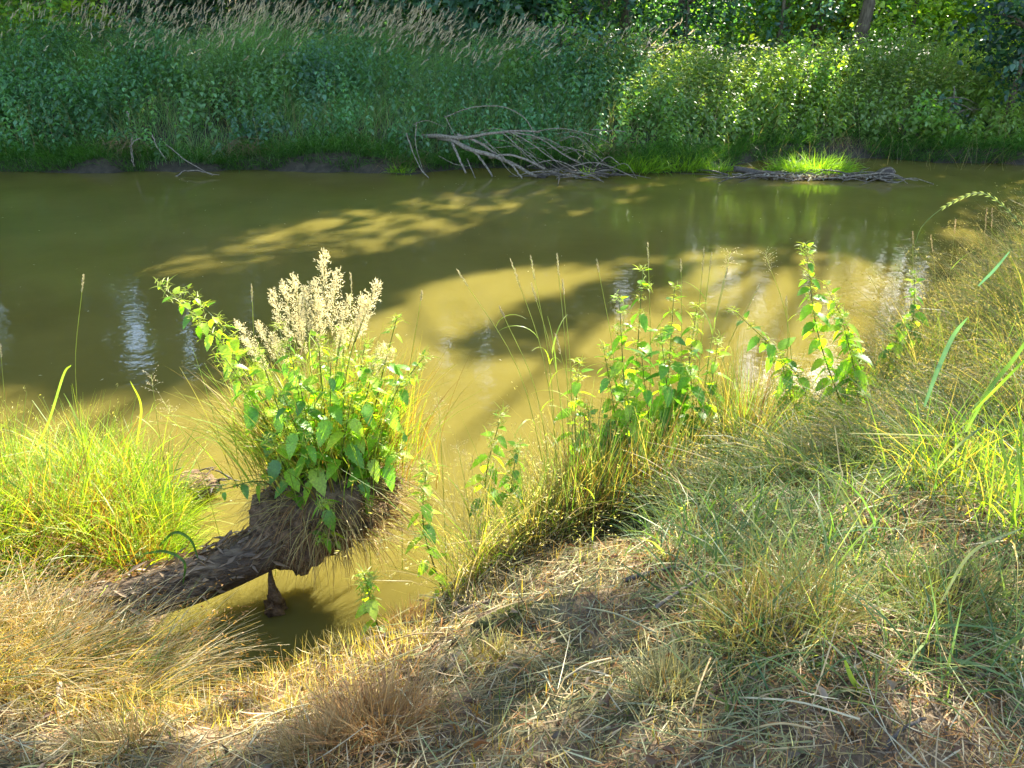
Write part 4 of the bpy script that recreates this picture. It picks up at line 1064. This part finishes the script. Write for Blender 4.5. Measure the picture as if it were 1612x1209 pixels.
# arching rye ear at the right
def explicit(name, label, cat, ctrl, r0, r1, mat, n=20, col='8fae5c', ribbon=None):
    P = curve_pts([at(*c) for c in ctrl], n); b_ = P[0]
    A = Acc()
    if ribbon:
        T_ = norm(np.gradient(P, axis=0)); S_ = norm(np.cross(T_, np.array([0.15, -1.0, .5])))
        w = ribbon * np.minimum(1, np.sin(PI * np.clip(np.linspace(.08, .99, n), 0, 1)) ** .5)
        up = norm(np.cross(S_, T_))
        V = np.stack([P - S_ * w[:, None] / 2, P - up * ribbon * .12, P + S_ * w[:, None] / 2], 1).reshape(-1, 3)
        q = [(i * 3 + k, i * 3 + k + 1, i * 3 + 4 + k, i * 3 + 3 + k) for i in range(n - 1) for k in (0, 1)]
        A.add(V, rgb(col) * .6, q=q)
    else: tube(A, P, np.linspace(r0, r1, n), 5, rgb(col) * .6)
    o = link(name, A.mesh(name, mat, True, origin=b_), loc=b_); tag(o, label, cat)
    return o, P
o, P = explicit('arched_stalk', 'long arching green rye stalk bowing over the river at the right edge', 'grass stalk', [(1640, 400, 3.0), (1600, 345, 3.0), (1550, 305, 3.0), (1500, 318, 3.0), (1455, 352, 3.0), (1440, 385, 3.0)], .0022, .001, M_GRASS, 26, '8a9a68')
A = Acc()
for i in range(4, 17):
    for s_ in (-1, 1):
        d_ = norm(P[i + 1] - P[i]); up = norm(np.cross(d_, [0, 1, 0])) * s_
        cards(A, P[i][None], norm(d_ * 1.0 + up * .35)[None], np.array([[0, -1, .3]]), .026, .006, LF4, tt=LF4T, col=rgb('a5b080') * .5)
e_ = link('ear', A.mesh('ear', M_GRASS, origin=P[0]), o)
BL = [
    ([(1455, 640, 2.4), (1475, 585, 2.45), (1500, 530, 2.5), (1523, 500, 2.5)], .018, '6f9a80', 'broad blue-green reed leaf standing alone before the dry grass slope'),
    ([(1540, 450, 3.2), (1565, 425, 3.2), (1590, 395, 3.2)], .014, '5f8a88', 'short blue-green leaf blade high on the slope near the right edge'),
    ([(1520, 680, 2.2), (1560, 610, 2.2), (1600, 560, 2.2), (1640, 500, 2.2)], .016, '86ad5c', 'long green leaf blade slanting to the right edge above the straw'),
    ([(1530, 650, 2.1), (1580, 600, 2.1), (1640, 540, 2.1)], .010, '9ac24a', 'narrow bright blade just above the long slanting green one'),
    ([(1600, 830, 1.8), (1585, 740, 1.85), (1572, 665, 1.9)], .010, 'a9c832', 'upright lime blade near the right edge, left of its twin'),
    ([(1612, 800, 1.8), (1606, 740, 1.85), (1600, 690, 1.9)], .009, 'a9c832', 'second upright lime blade, against the right edge'),
    ([(1475, 740, 2.1), (1510, 700, 2.1), (1555, 665, 2.15)], .009, '9aa878', 'curved pale blade arching over the straw in the right part'),
    ([(1480, 950, 1.55), (1530, 870, 1.6), (1612, 830, 1.6)], .010, 'aab08a', 'pale curved blade reaching to the right edge above the dark grass'),
    ([(1337, 682, 2.35), (1420, 684, 2.35), (1500, 687, 2.35)], .005, 'c8c2a4', 'straight bleached stem lying level across the green patch at right'),
    ([(1314, 670, 2.4), (1322, 730, 2.25), (1326, 750, 2.2), (1314, 790, 2.1)], .006, 'b9ac7c', 'bent dry stem hanging down the slope under the lone tall nettle'),
    ([(1330, 1040, 1.35), (1345, 1075, 1.33), (1370, 1095, 1.32)], .013, 'a9bd3c', 'single bright lime leaf lying on the cut straw at lower right'),
    ([(250, 860, 2.5), (275, 838, 2.5), (300, 850, 2.5), (312, 880, 2.48)], .012, '5f8a38', 'arched dark green blade over the log, upper of two'),
    ([(225, 872, 2.45), (260, 868, 2.45), (290, 885, 2.42), (288, 920, 2.4)], .012, '5a8438', 'arched dark green blade over the log, lower of two'),
    ([(60, 700, 2.8), (78, 660, 2.8), (100, 590, 2.85), (112, 575, 2.85)], .01, 'a5c84a', 'lone broad blade rising from the top of the left grass clump'),
    ([(215, 700, 3.0), (222, 640, 3.0), (205, 600, 3.0)], .009, 'c2d04a', 'backlit yellow blade curling at the right top of the left clump'),
]
for ctrl, w_, c_, lab in BL:
    explicit('grass_shoot', lab, 'grass shoot', ctrl, 0, 0, M_GRASS, 18, c_, ribbon=w_)

# ------------------------------------------------------------------ near grass masses
def mass(name, label, n, fx, L, w, pitch, bend, cols, K=4, az=None, mat=None, probs=None, zoff=-.01, heads=None):
    x, y = fx(n); k = sdist(x, y, NS) > .0
    x, y = x[k], y[k]; n = len(x); z = near_z(x, y)
    cs = np.array(cols); ci = R.choice(len(cs), n, p=probs)
    c = cs[ci] * (1 + R.normal(0, .15, (n, 1)))
    a = R.uniform(0, 2 * PI, n) if az is None else R.normal(az[0], az[1], n) + (vnoise(x, y, .28, 91) - .5) * 3.4
    A = Acc()
    cl_ = .45 + .95 * vnoise(x, y, .16, 92)
    Pp, Dd = ribbons(A, np.stack([x, y, z + zoff], -1), a, R.uniform(*L, n) * cl_, R.uniform(*w, n) * np.exp(R.normal(0, .35, n)), R.uniform(*pitch, n), R.uniform(*bend, n), K, c * .85, c)
    if heads:
        hk = R.random(n) < heads[0]; m = int(hk.sum())
        for q in range(heads[1]):
            s_ = R.integers(K - 1, K + 1, m); p_ = Pp[hk][np.arange(m), s_] + R.normal(0, .012, (m, 3))
            cards(A, p_, norm(Dd[hk][:, -1] + R.normal(0, .5, (m, 3))), unit(m), R.uniform(.008, .02, m), .004, LF4, tt=LF4T, col=np.asarray(heads[2]))
    o = link(name, A.mesh(name, mat or M_GRASS)); tag(o, label, 'grass', kind='stuff')
    return o
def ell(cx, cy, rx, ry, pw=.5):
    def f(n):
        r = R.random(n) ** pw; t = R.uniform(0, 2 * PI, n); return cx + rx * r * np.cos(t), cy + ry * r * np.sin(t)
    return f
def along(x0, x1, d0, d1):
    def f(n):
        x = R.uniform(x0, x1, n); return x, np.interp(x, NS[:, 0], NS[:, 1]) - R.uniform(d0, d1, n)
    return f
cY = rgb('b4c83c') * .75; cG = rgb('7fa53a') * .65; cD = rgb('d2b45c') * .7; cO = rgb('c08a48') * .6; cB = rgb('cdb583') * .65; cW = rgb('e0d3ab') * .7; cK = rgb('6f5a3a') * .5; cGG = rgb('748e52') * .58
mass('clump_grass', 'bright sunlit yellow-green grass clump on the low bank at left', 9000, ell(-2.35, 3.05, .85, .5), (.18, .5), (.003, .008), (0, .6), (.2, 1.5), [cY * .95, cG * 1.1, cD * .9, cO * .9], probs=[.46, .34, .15, .05], heads=(.15, 4, rgb('d9cf80') * .7))
mass('clump_heart', 'rusty orange dry stems in the heart of the left grass clump', 1500, ell(-2.0, 2.82, .36, .2), (.15, .42), (.002, .005), (0, .7), (.1, 1.0), [cO, cD, rgb('b4663a') * .55])
mass('clump_edge', 'lime grass tips drooping over the water at the right of the left clump', 1600, ell(-1.75, 3.1, .18, .3), (.15, .32), (.003, .006), (.3, 1.0), (.4, 1.4), [cY, cY, cG], az=(-.3, .9))
mass('dry_fringe', 'pale dry bent grass spilling over the bank before the log at left', 3900, lambda n: (R.uniform(-2.6, -1.15, n), R.uniform(1.65, 2.0, n)), (.15, .42), (.0022, .005), (.5, 1.2), (.5, 1.2), [cB, cW, cD, cGG], az=(.35, .6), heads=(.3, 5, rgb('b98a55') * .65), probs=[.45, .2, .2, .15])
mass('stubble_left', 'sunlit cut stubble along the lip of the bank at left', 7000, lambda n: (R.uniform(-2.6, -.3, n), R.uniform(1.55, 2.15, n)), (.04, .13), (.002, .005), (0, .8), (-.2, .6), [cB, cW, cD, cO], K=2, probs=[.5, .2, .2, .1])
mass('edge_grass', 'fine sunlit wispy grass along the water edge between hummock and middle nettles', 1300, along(-.25, .45, .0, .4), (.2, .62), (.0018, .004), (0, .5), (.3, 1.3), [rgb('c0aa68') * .6, cB, cG, cY * .8], heads=(.45, 6, rgb('ddd0a0') * .7), probs=[.3, .35, .2, .15])
mass('middle_stems', 'dense upright brown and green stems at the foot of the middle nettles', 4200, along(.05, 1.25, .02, .4), (.22, .62), (.002, .0055), (0, .28), (.05, .7), [rgb('b09a58') * .55, rgb('9a6a40') * .5, cGG * 1.2, cK, cB, cG * .9], probs=[.22, .14, .26, .13, .1, .15])
mass('right_edge_stems', 'thin upright grass before the glittering water at right', 3300, along(1.1, 2.6, .0, .4), (.2, .6), (.002, .005), (0, .4), (.1, 1.0), [rgb('b09a58') * .6, cG, cGG * 1.2, cB], heads=(.2, 4, cB), probs=[.25, .3, .25, .2])
def slope(n):
    x = R.uniform(.7, 5.6, n); return x, np.interp(x, NS[:, 0], NS[:, 1]) - R.uniform(.03, 1, n) * np.interp(x, [.7, 1.6, 3, 5.6], [.7, 1.15, 1.9, 2.2])
mass('slope_grass', 'fine beige and olive bent grass covering the slope at right', 31000, slope, (.2, .5), (.002, .0045), (.4, 1.2), (.4, 1.4), [rgb('b0a670') * .5, rgb('85964e') * .5, cB * .85, cGG * 1.1, cG * .8], az=(2.6, 1.0), heads=(.25, 5, rgb('c2a878') * .65), probs=[.28, .28, .12, .18, .14])
mass('crest_grass', 'tall feathery dry grass on the crest of the slope near the right edge', 8500, lambda n: (lambda x: (x, np.interp(x, NS[:, 0], NS[:, 1]) - R.uniform(.0, 1.5, n)))(R.uniform(2.3, 6.0, n)), (.35, .75), (.0025, .0055), (.1, .9), (.4, 1.3), [rgb('b5a674') * .5, rgb('8a9852') * .5, cB * .8, cGG * 1.1], az=(2.9, .9), heads=(.45, 6, rgb('c4ae84') * .55))
mass('green_patch', 'dark green grass blades lying in the shaded hollow of the right bank', 9000, lambda n: (R.uniform(.5, 3.2, n), R.uniform(1.3, 2.9, n)), (.1, .35), (.003, .007), (.2, 1.3), (.2, 1.4), [cGG * 1.25, rgb('5f8450') * .6, rgb('8fa662') * .62, rgb('aeb575') * .68], K=4)
mass('right_tall_grass', 'taller green grass rising at the right edge of the picture', 2500, lambda n: (R.uniform(1.5, 3.2, n), R.uniform(1.5, 2.6, n)), (.25, .55), (.003, .007), (.0, .7), (.3, 1.3), [cG, rgb('7f9a58') * .55, cY, cD])

# cut straw litter
def litter(name, label, n, x0, x1, y0, y1, L, w, cols, probs, lift, pk=(-.25, .35)):
    x = R.uniform(x0, x1, n); y = R.uniform(y0, y1, n)
    k = (sdist(x, y, NS) > .06) & (R.random(n) < .35 + 1.1 * vnoise(x, y, .22, 73)); x, y = x[k], y[k]; n = len(x)
    z = near_z(x, y)
    e = .02
    gx = (near_z(x + e, y) - z) / e; gy = (near_z(x, y + e) - z) / e
    az = R.uniform(0, 2 * PI, n)
    slope_ = gx * np.cos(az) + gy * np.sin(az)
    pitch = PI / 2 - np.arctan(np.clip(slope_, -1, 1)) - R.uniform(pk[0], pk[1], n)
    cs = np.array(cols); c = cs[R.choice(len(cs), n, p=probs)]
    gr = vnoise(x, y, .45, 71)[:, None]
    green = rgb('93a672') * .62
    mk = (np.clip((x[:, None] + .4) / 1.6, 0, 1) * .6 + .3) * (gr > .38) * (R.random((n, 1)) < .6)
    c = c * (1 - mk) + green * mk
    c = c * (1 + R.normal(0, .2, (n, 1)))
    A = Acc()
    ribbons(A, np.stack([x, y, z + R.uniform(0, lift, n)], -1), az, R.uniform(*L, n), R.uniform(*w, n), pitch, R.normal(0, .35, n), 3, np.clip(c, 0, 1), taper=6, flat=.45)
    o = link(name, A.mesh(name, M_STRAW)); tag(o, label, 'straw', kind='stuff')
cc = [rgb('d0b488') * .64, cW * .95, rgb('c08c58') * .62, rgb('6a5038') * .6, rgb('c6b070') * .52, rgb('9a8468') * .5]
litter('straw_litter', 'brown and beige cut straw covering the trodden foreground', 82000, -2.4, 2.9, .85, 3.2, (.02, .10), (.002, .004), cc, [.28, .10, .2, .18, .12, .12], .035)
litter('long_straw', 'longer pale cut stems lying criss-cross over the foreground straw', 4200, -2.0, 2.6, .9, 3.0, (.09, .24), (.002, .004), [cW, cB, rgb('a0aa70') * .6, cO], [.18, .4, .22, .2], .055, (-.1, .25))
mass('stubble', 'short upright stubble poking through the foreground straw', 17000, lambda n: (R.uniform(-2.0, 2.6, n), R.uniform(.85, 2.7, n)), (.03, .10), (.002, .004), (0, .7), (-.3, .8), [cB, cO, cD * .8, cGG, cW], K=2, probs=[.35, .2, .15, .2, .1])

# ------------------------------------------------------------------ foreground tussocks and pieces
def gt(u, v):
    best = None
    for Y in np.linspace(.9, 5, 400):
        p = at(u, v, Y); zz = float(near_z(p[0:1], p[1:2])[0])
        if p[2] <= zz: best = p; break
    return best if best is not None else at(u, v, 1.5)
for lab, u, v, rx, n, L, c1, c2 in [
    ('rusty brown cut grass tussock, largest one in the foreground', 590, 1150, .12, 620, (.07, .17), rgb('b98c5c') * .62, rgb('cfae72') * .65),
    ('smaller cut tussock just left of the largest rusty one', 500, 1190, .07, 260, (.06, .13), rgb('a88a58') * .6, rgb('c8b078') * .6),
    ('cut tussock at the bottom left corner of the ground', 190, 1180, .08, 260, (.05, .11), rgb('c2a070') * .65, rgb('8f9a50') * .55),
    ('green and straw-coloured upright tussock in the middle of the right half', 1220, 985, .17, 520, (.08, .2), rgb('94a050') * .6, rgb('c0a85c') * .6),
    ('grey-green tussock below the lying brown stick', 1050, 1090, .07, 240, (.06, .14), rgb('b0aa7c') * .6, rgb('8c9668') * .55),
    ('small orange sunlit tussock on the bank lip beside the muddy pocket', 635, 985, .07, 200, (.04, .09), rgb('d09a5c') * .7, rgb('d8b878') * .7),
    ('small green and yellow sprout clump under the mossy mound', 770, 1040, .05, 120, (.05, .12), rgb('a8a850') * .6, rgb('c8b878') * .6),
    ('green tuft at the lower right in front of the dark grass', 1480, 960, .14, 420, (.07, .17), rgb('7f9a50') * .55, rgb('a8a860') * .55),
    ('bleached stubble clump on the sunlit lip left of the water pocket', 90, 1010, .11, 320, (.07, .2), rgb('e0cf9a') * .7, rgb('c8a868') * .65),
    ('heap of pale broken straw at the foot of the middle stems', 820, 870, .16, 700, (.06, .2), rgb('d8c8a0') * .65, rgb('b09a78') * .6)]:
    p = gt(u, v)
    tuft('grass_tussock', lab, 'tussock', p, rx * 1.1, rx * .9, int(n * 1.6), (L[0] * 1.1, L[1] * 1.35),  (.002, .0045), np.asarray(c1) * 1.2, np.asarray(c2) * 1.2, zf=near_z, K=3, mat=M_STRAW, pitch=(.1, .9), bend=(-.2, .9))
# moss mound with bare wood
c0 = gt(835, 975); A = Acc()
V, q = blob(c0 + [.02, .02, -.03], np.array([.17, .055, .05]), 26, 14, .3, 80); A.add(V, (1, 1, 1), q=q)
o = link('mossy_root', A.mesh('mossy_root', M_MOSS, True, origin=c0), loc=c0); tag(o, 'low mound of moss over an old root on the bank lip', 'mossy root')
A = Acc(); n = 2600; d = unit(n); d[:, 2] = np.abs(d[:, 2])
ribbons(A, c0 + [.02, .02, -.03] + d * [.17, .055, .05] * .97, R.uniform(0, 2 * PI, n), R.uniform(.008, .022, n), .002, R.uniform(0, 1.2, n), R.uniform(0, 1, n), 2, rgb('8f9450') * .5)
o2 = link('moss', A.mesh('moss', M_GRASS, origin=c0), o); o2['kind'] = 'stuff'
def piece(name, lab, cat, ctrl, r0, r1, mat, n=14, sides=8, lift=.02):
    P = curve_pts([gt(u, v) + [0, 0, l] for u, v, l in ctrl], n); A = Acc(); b_ = P[0].copy()
    P[1:-1] += R.normal(0, r0 * .2, (n - 2, 3))
    tube(A, P, np.linspace(r0, r1, n), sides, jit=.08, seed=3)
    o = link(name, A.mesh(name, mat, True, origin=b_), loc=b_); tag(o, lab, cat); return o
piece('stick', 'long bent brown stick lying on the cut grass right of the mossy mound', 'stick', [(1030, 975, .05), (1075, 948, .06), (1110, 930, .06), (1190, 908, .05)], .006, .004, M_DEAD)
piece('stick', 'dark curved twig arching over the straw at lower left', 'stick', [(152, 1060, .03), (175, 1047, .05), (205, 1042, .05), (228, 1050, .03)], .006, .004, M_WET)
piece('stick', 'short cut branch stub standing in the straw at the lower left', 'stick', [(98, 1125, .03), (103, 1100, .07)], .010, .009, M_DEAD, 5)
piece('stick', 'dark gnarled root piece lying on the bank lip beside the mossy mound', 'stick', [(560, 1022, .02), (620, 1008, .03), (680, 1000, .02)], .014, .008, M_BARK)
piece('stick', 'thin shadowed root line running left from the mossy mound', 'stick', [(690, 990, .02), (730, 970, .03), (775, 955, .03)], .010, .008, M_BARK)
piece('stick', 'flat dark branch on the trodden ground beyond the long bent stick', 'stick', [(980, 925, .03), (1040, 910, .035), (1105, 895, .03)], .009, .005, M_WET)
piece('stick', 'dark twig in the straw at the bottom right', 'stick', [(1390, 1190, .02), (1410, 1170, .04), (1450, 1150, .04)], .006, .004, M_WET)
for i, (u, v, u2, v2, lab) in enumerate([
    (1160, 1115, 1345, 1160, 'thick pale straw lying across the bottom right of the ground'), (1170, 1168, 1270, 1174, 'whitish straw just below the thick pale one'), (915, 970, 1030, 1020, 'pale straw slanting down below the mossy mound'),
    (1165, 975, 1190, 920, 'upright bluish-white straw leaning beside the right tussock'), (1085, 1140, 1115, 1060, 'pale green split stem standing in the lower middle'),
    (380, 1170, 490, 1130, 'long beige straw left of the largest rusty tussock'), (430, 1160, 400, 1195, 'bent straw loop left of the largest rusty tussock'), (700, 1010, 600, 1035, 'pale straw lying along the bank lip'),
    (1255, 1010, 1330, 1070, 'pale straw crossing the lower right cut grass'), (880, 1090, 960, 1060, 'beige straw in the lower middle of the foreground')]):
    P = curve_pts([gt(u, v) + [0, 0, .04], (gt(u, v) + gt(u2, v2)) / 2 + [0, 0, .07], gt(u2, v2) + [0, 0, .06]], 10)
    A = Acc(); tube(A, P, .0028, 5, (cW, cB, rgb('bdb88e') * .6)[i % 3]); o = link('straw', A.mesh('straw', M_STRAW, True, origin=P[0]), loc=P[0]); tag(o, lab, 'straw')

# dead leaves and crumbs of earth among the straw
n = 900; x = R.uniform(-2.2, 2.8, n); y = R.uniform(.9, 2.7, n); k = sdist(x, y, NS) > .1; x, y = x[k], y[k]; n = len(x)
A = Acc()
cards(A, np.stack([x, y, near_z(x, y) + R.uniform(.01, .04, n)], -1), norm(R.normal(0, 1, (n, 3)) * [1, 1, .35]), norm(R.normal(0, .5, (n, 3)) + [0, 0, 1]), R.uniform(.015, .05, n), R.uniform(.01, .03, n), LF6 * [1, 1, 2.5], tt=LF6T,
      col=np.where(R.random((n, 1)) < .6, rgb('7a5a40')[None], rgb('a89478')[None]) * R.uniform(.3, .8, (n, 1)))
o = link('fallen_leaves', A.mesh('fallen_leaves', M_STRAW)); tag(o, 'small curled dead leaves lost in the cut straw', 'leaves', kind='stuff')

# specks of foam and leaf floating on the river
n = 260; x = R.uniform(-7, 7, n); y = R.uniform(3.2, 12.3, n); k = sdist(x, y, NS) < -.15; x, y = x[k], y[k]; n = len(x)
A = Acc()
a_ = R.uniform(0, 2 * PI, n)
cards(A, np.stack([x, y, np.full(n, .006)], -1), np.stack([np.cos(a_), np.sin(a_), a_ * 0], -1), np.array([0, 0, 1.0]), R.uniform(.008, .03, n), R.uniform(.006, .015, n), LF4, tt=LF4T, col=np.where(R.random((n, 1)) < .5, rgb('cfc8a8')[None], rgb('8f8a4a')[None]) * .8)
o = link('floating_specks', A.mesh('floating_specks', M_STRAW)); tag(o, 'scattered pale leaf specks drifting on the river', 'flotsam', kind='stuff')
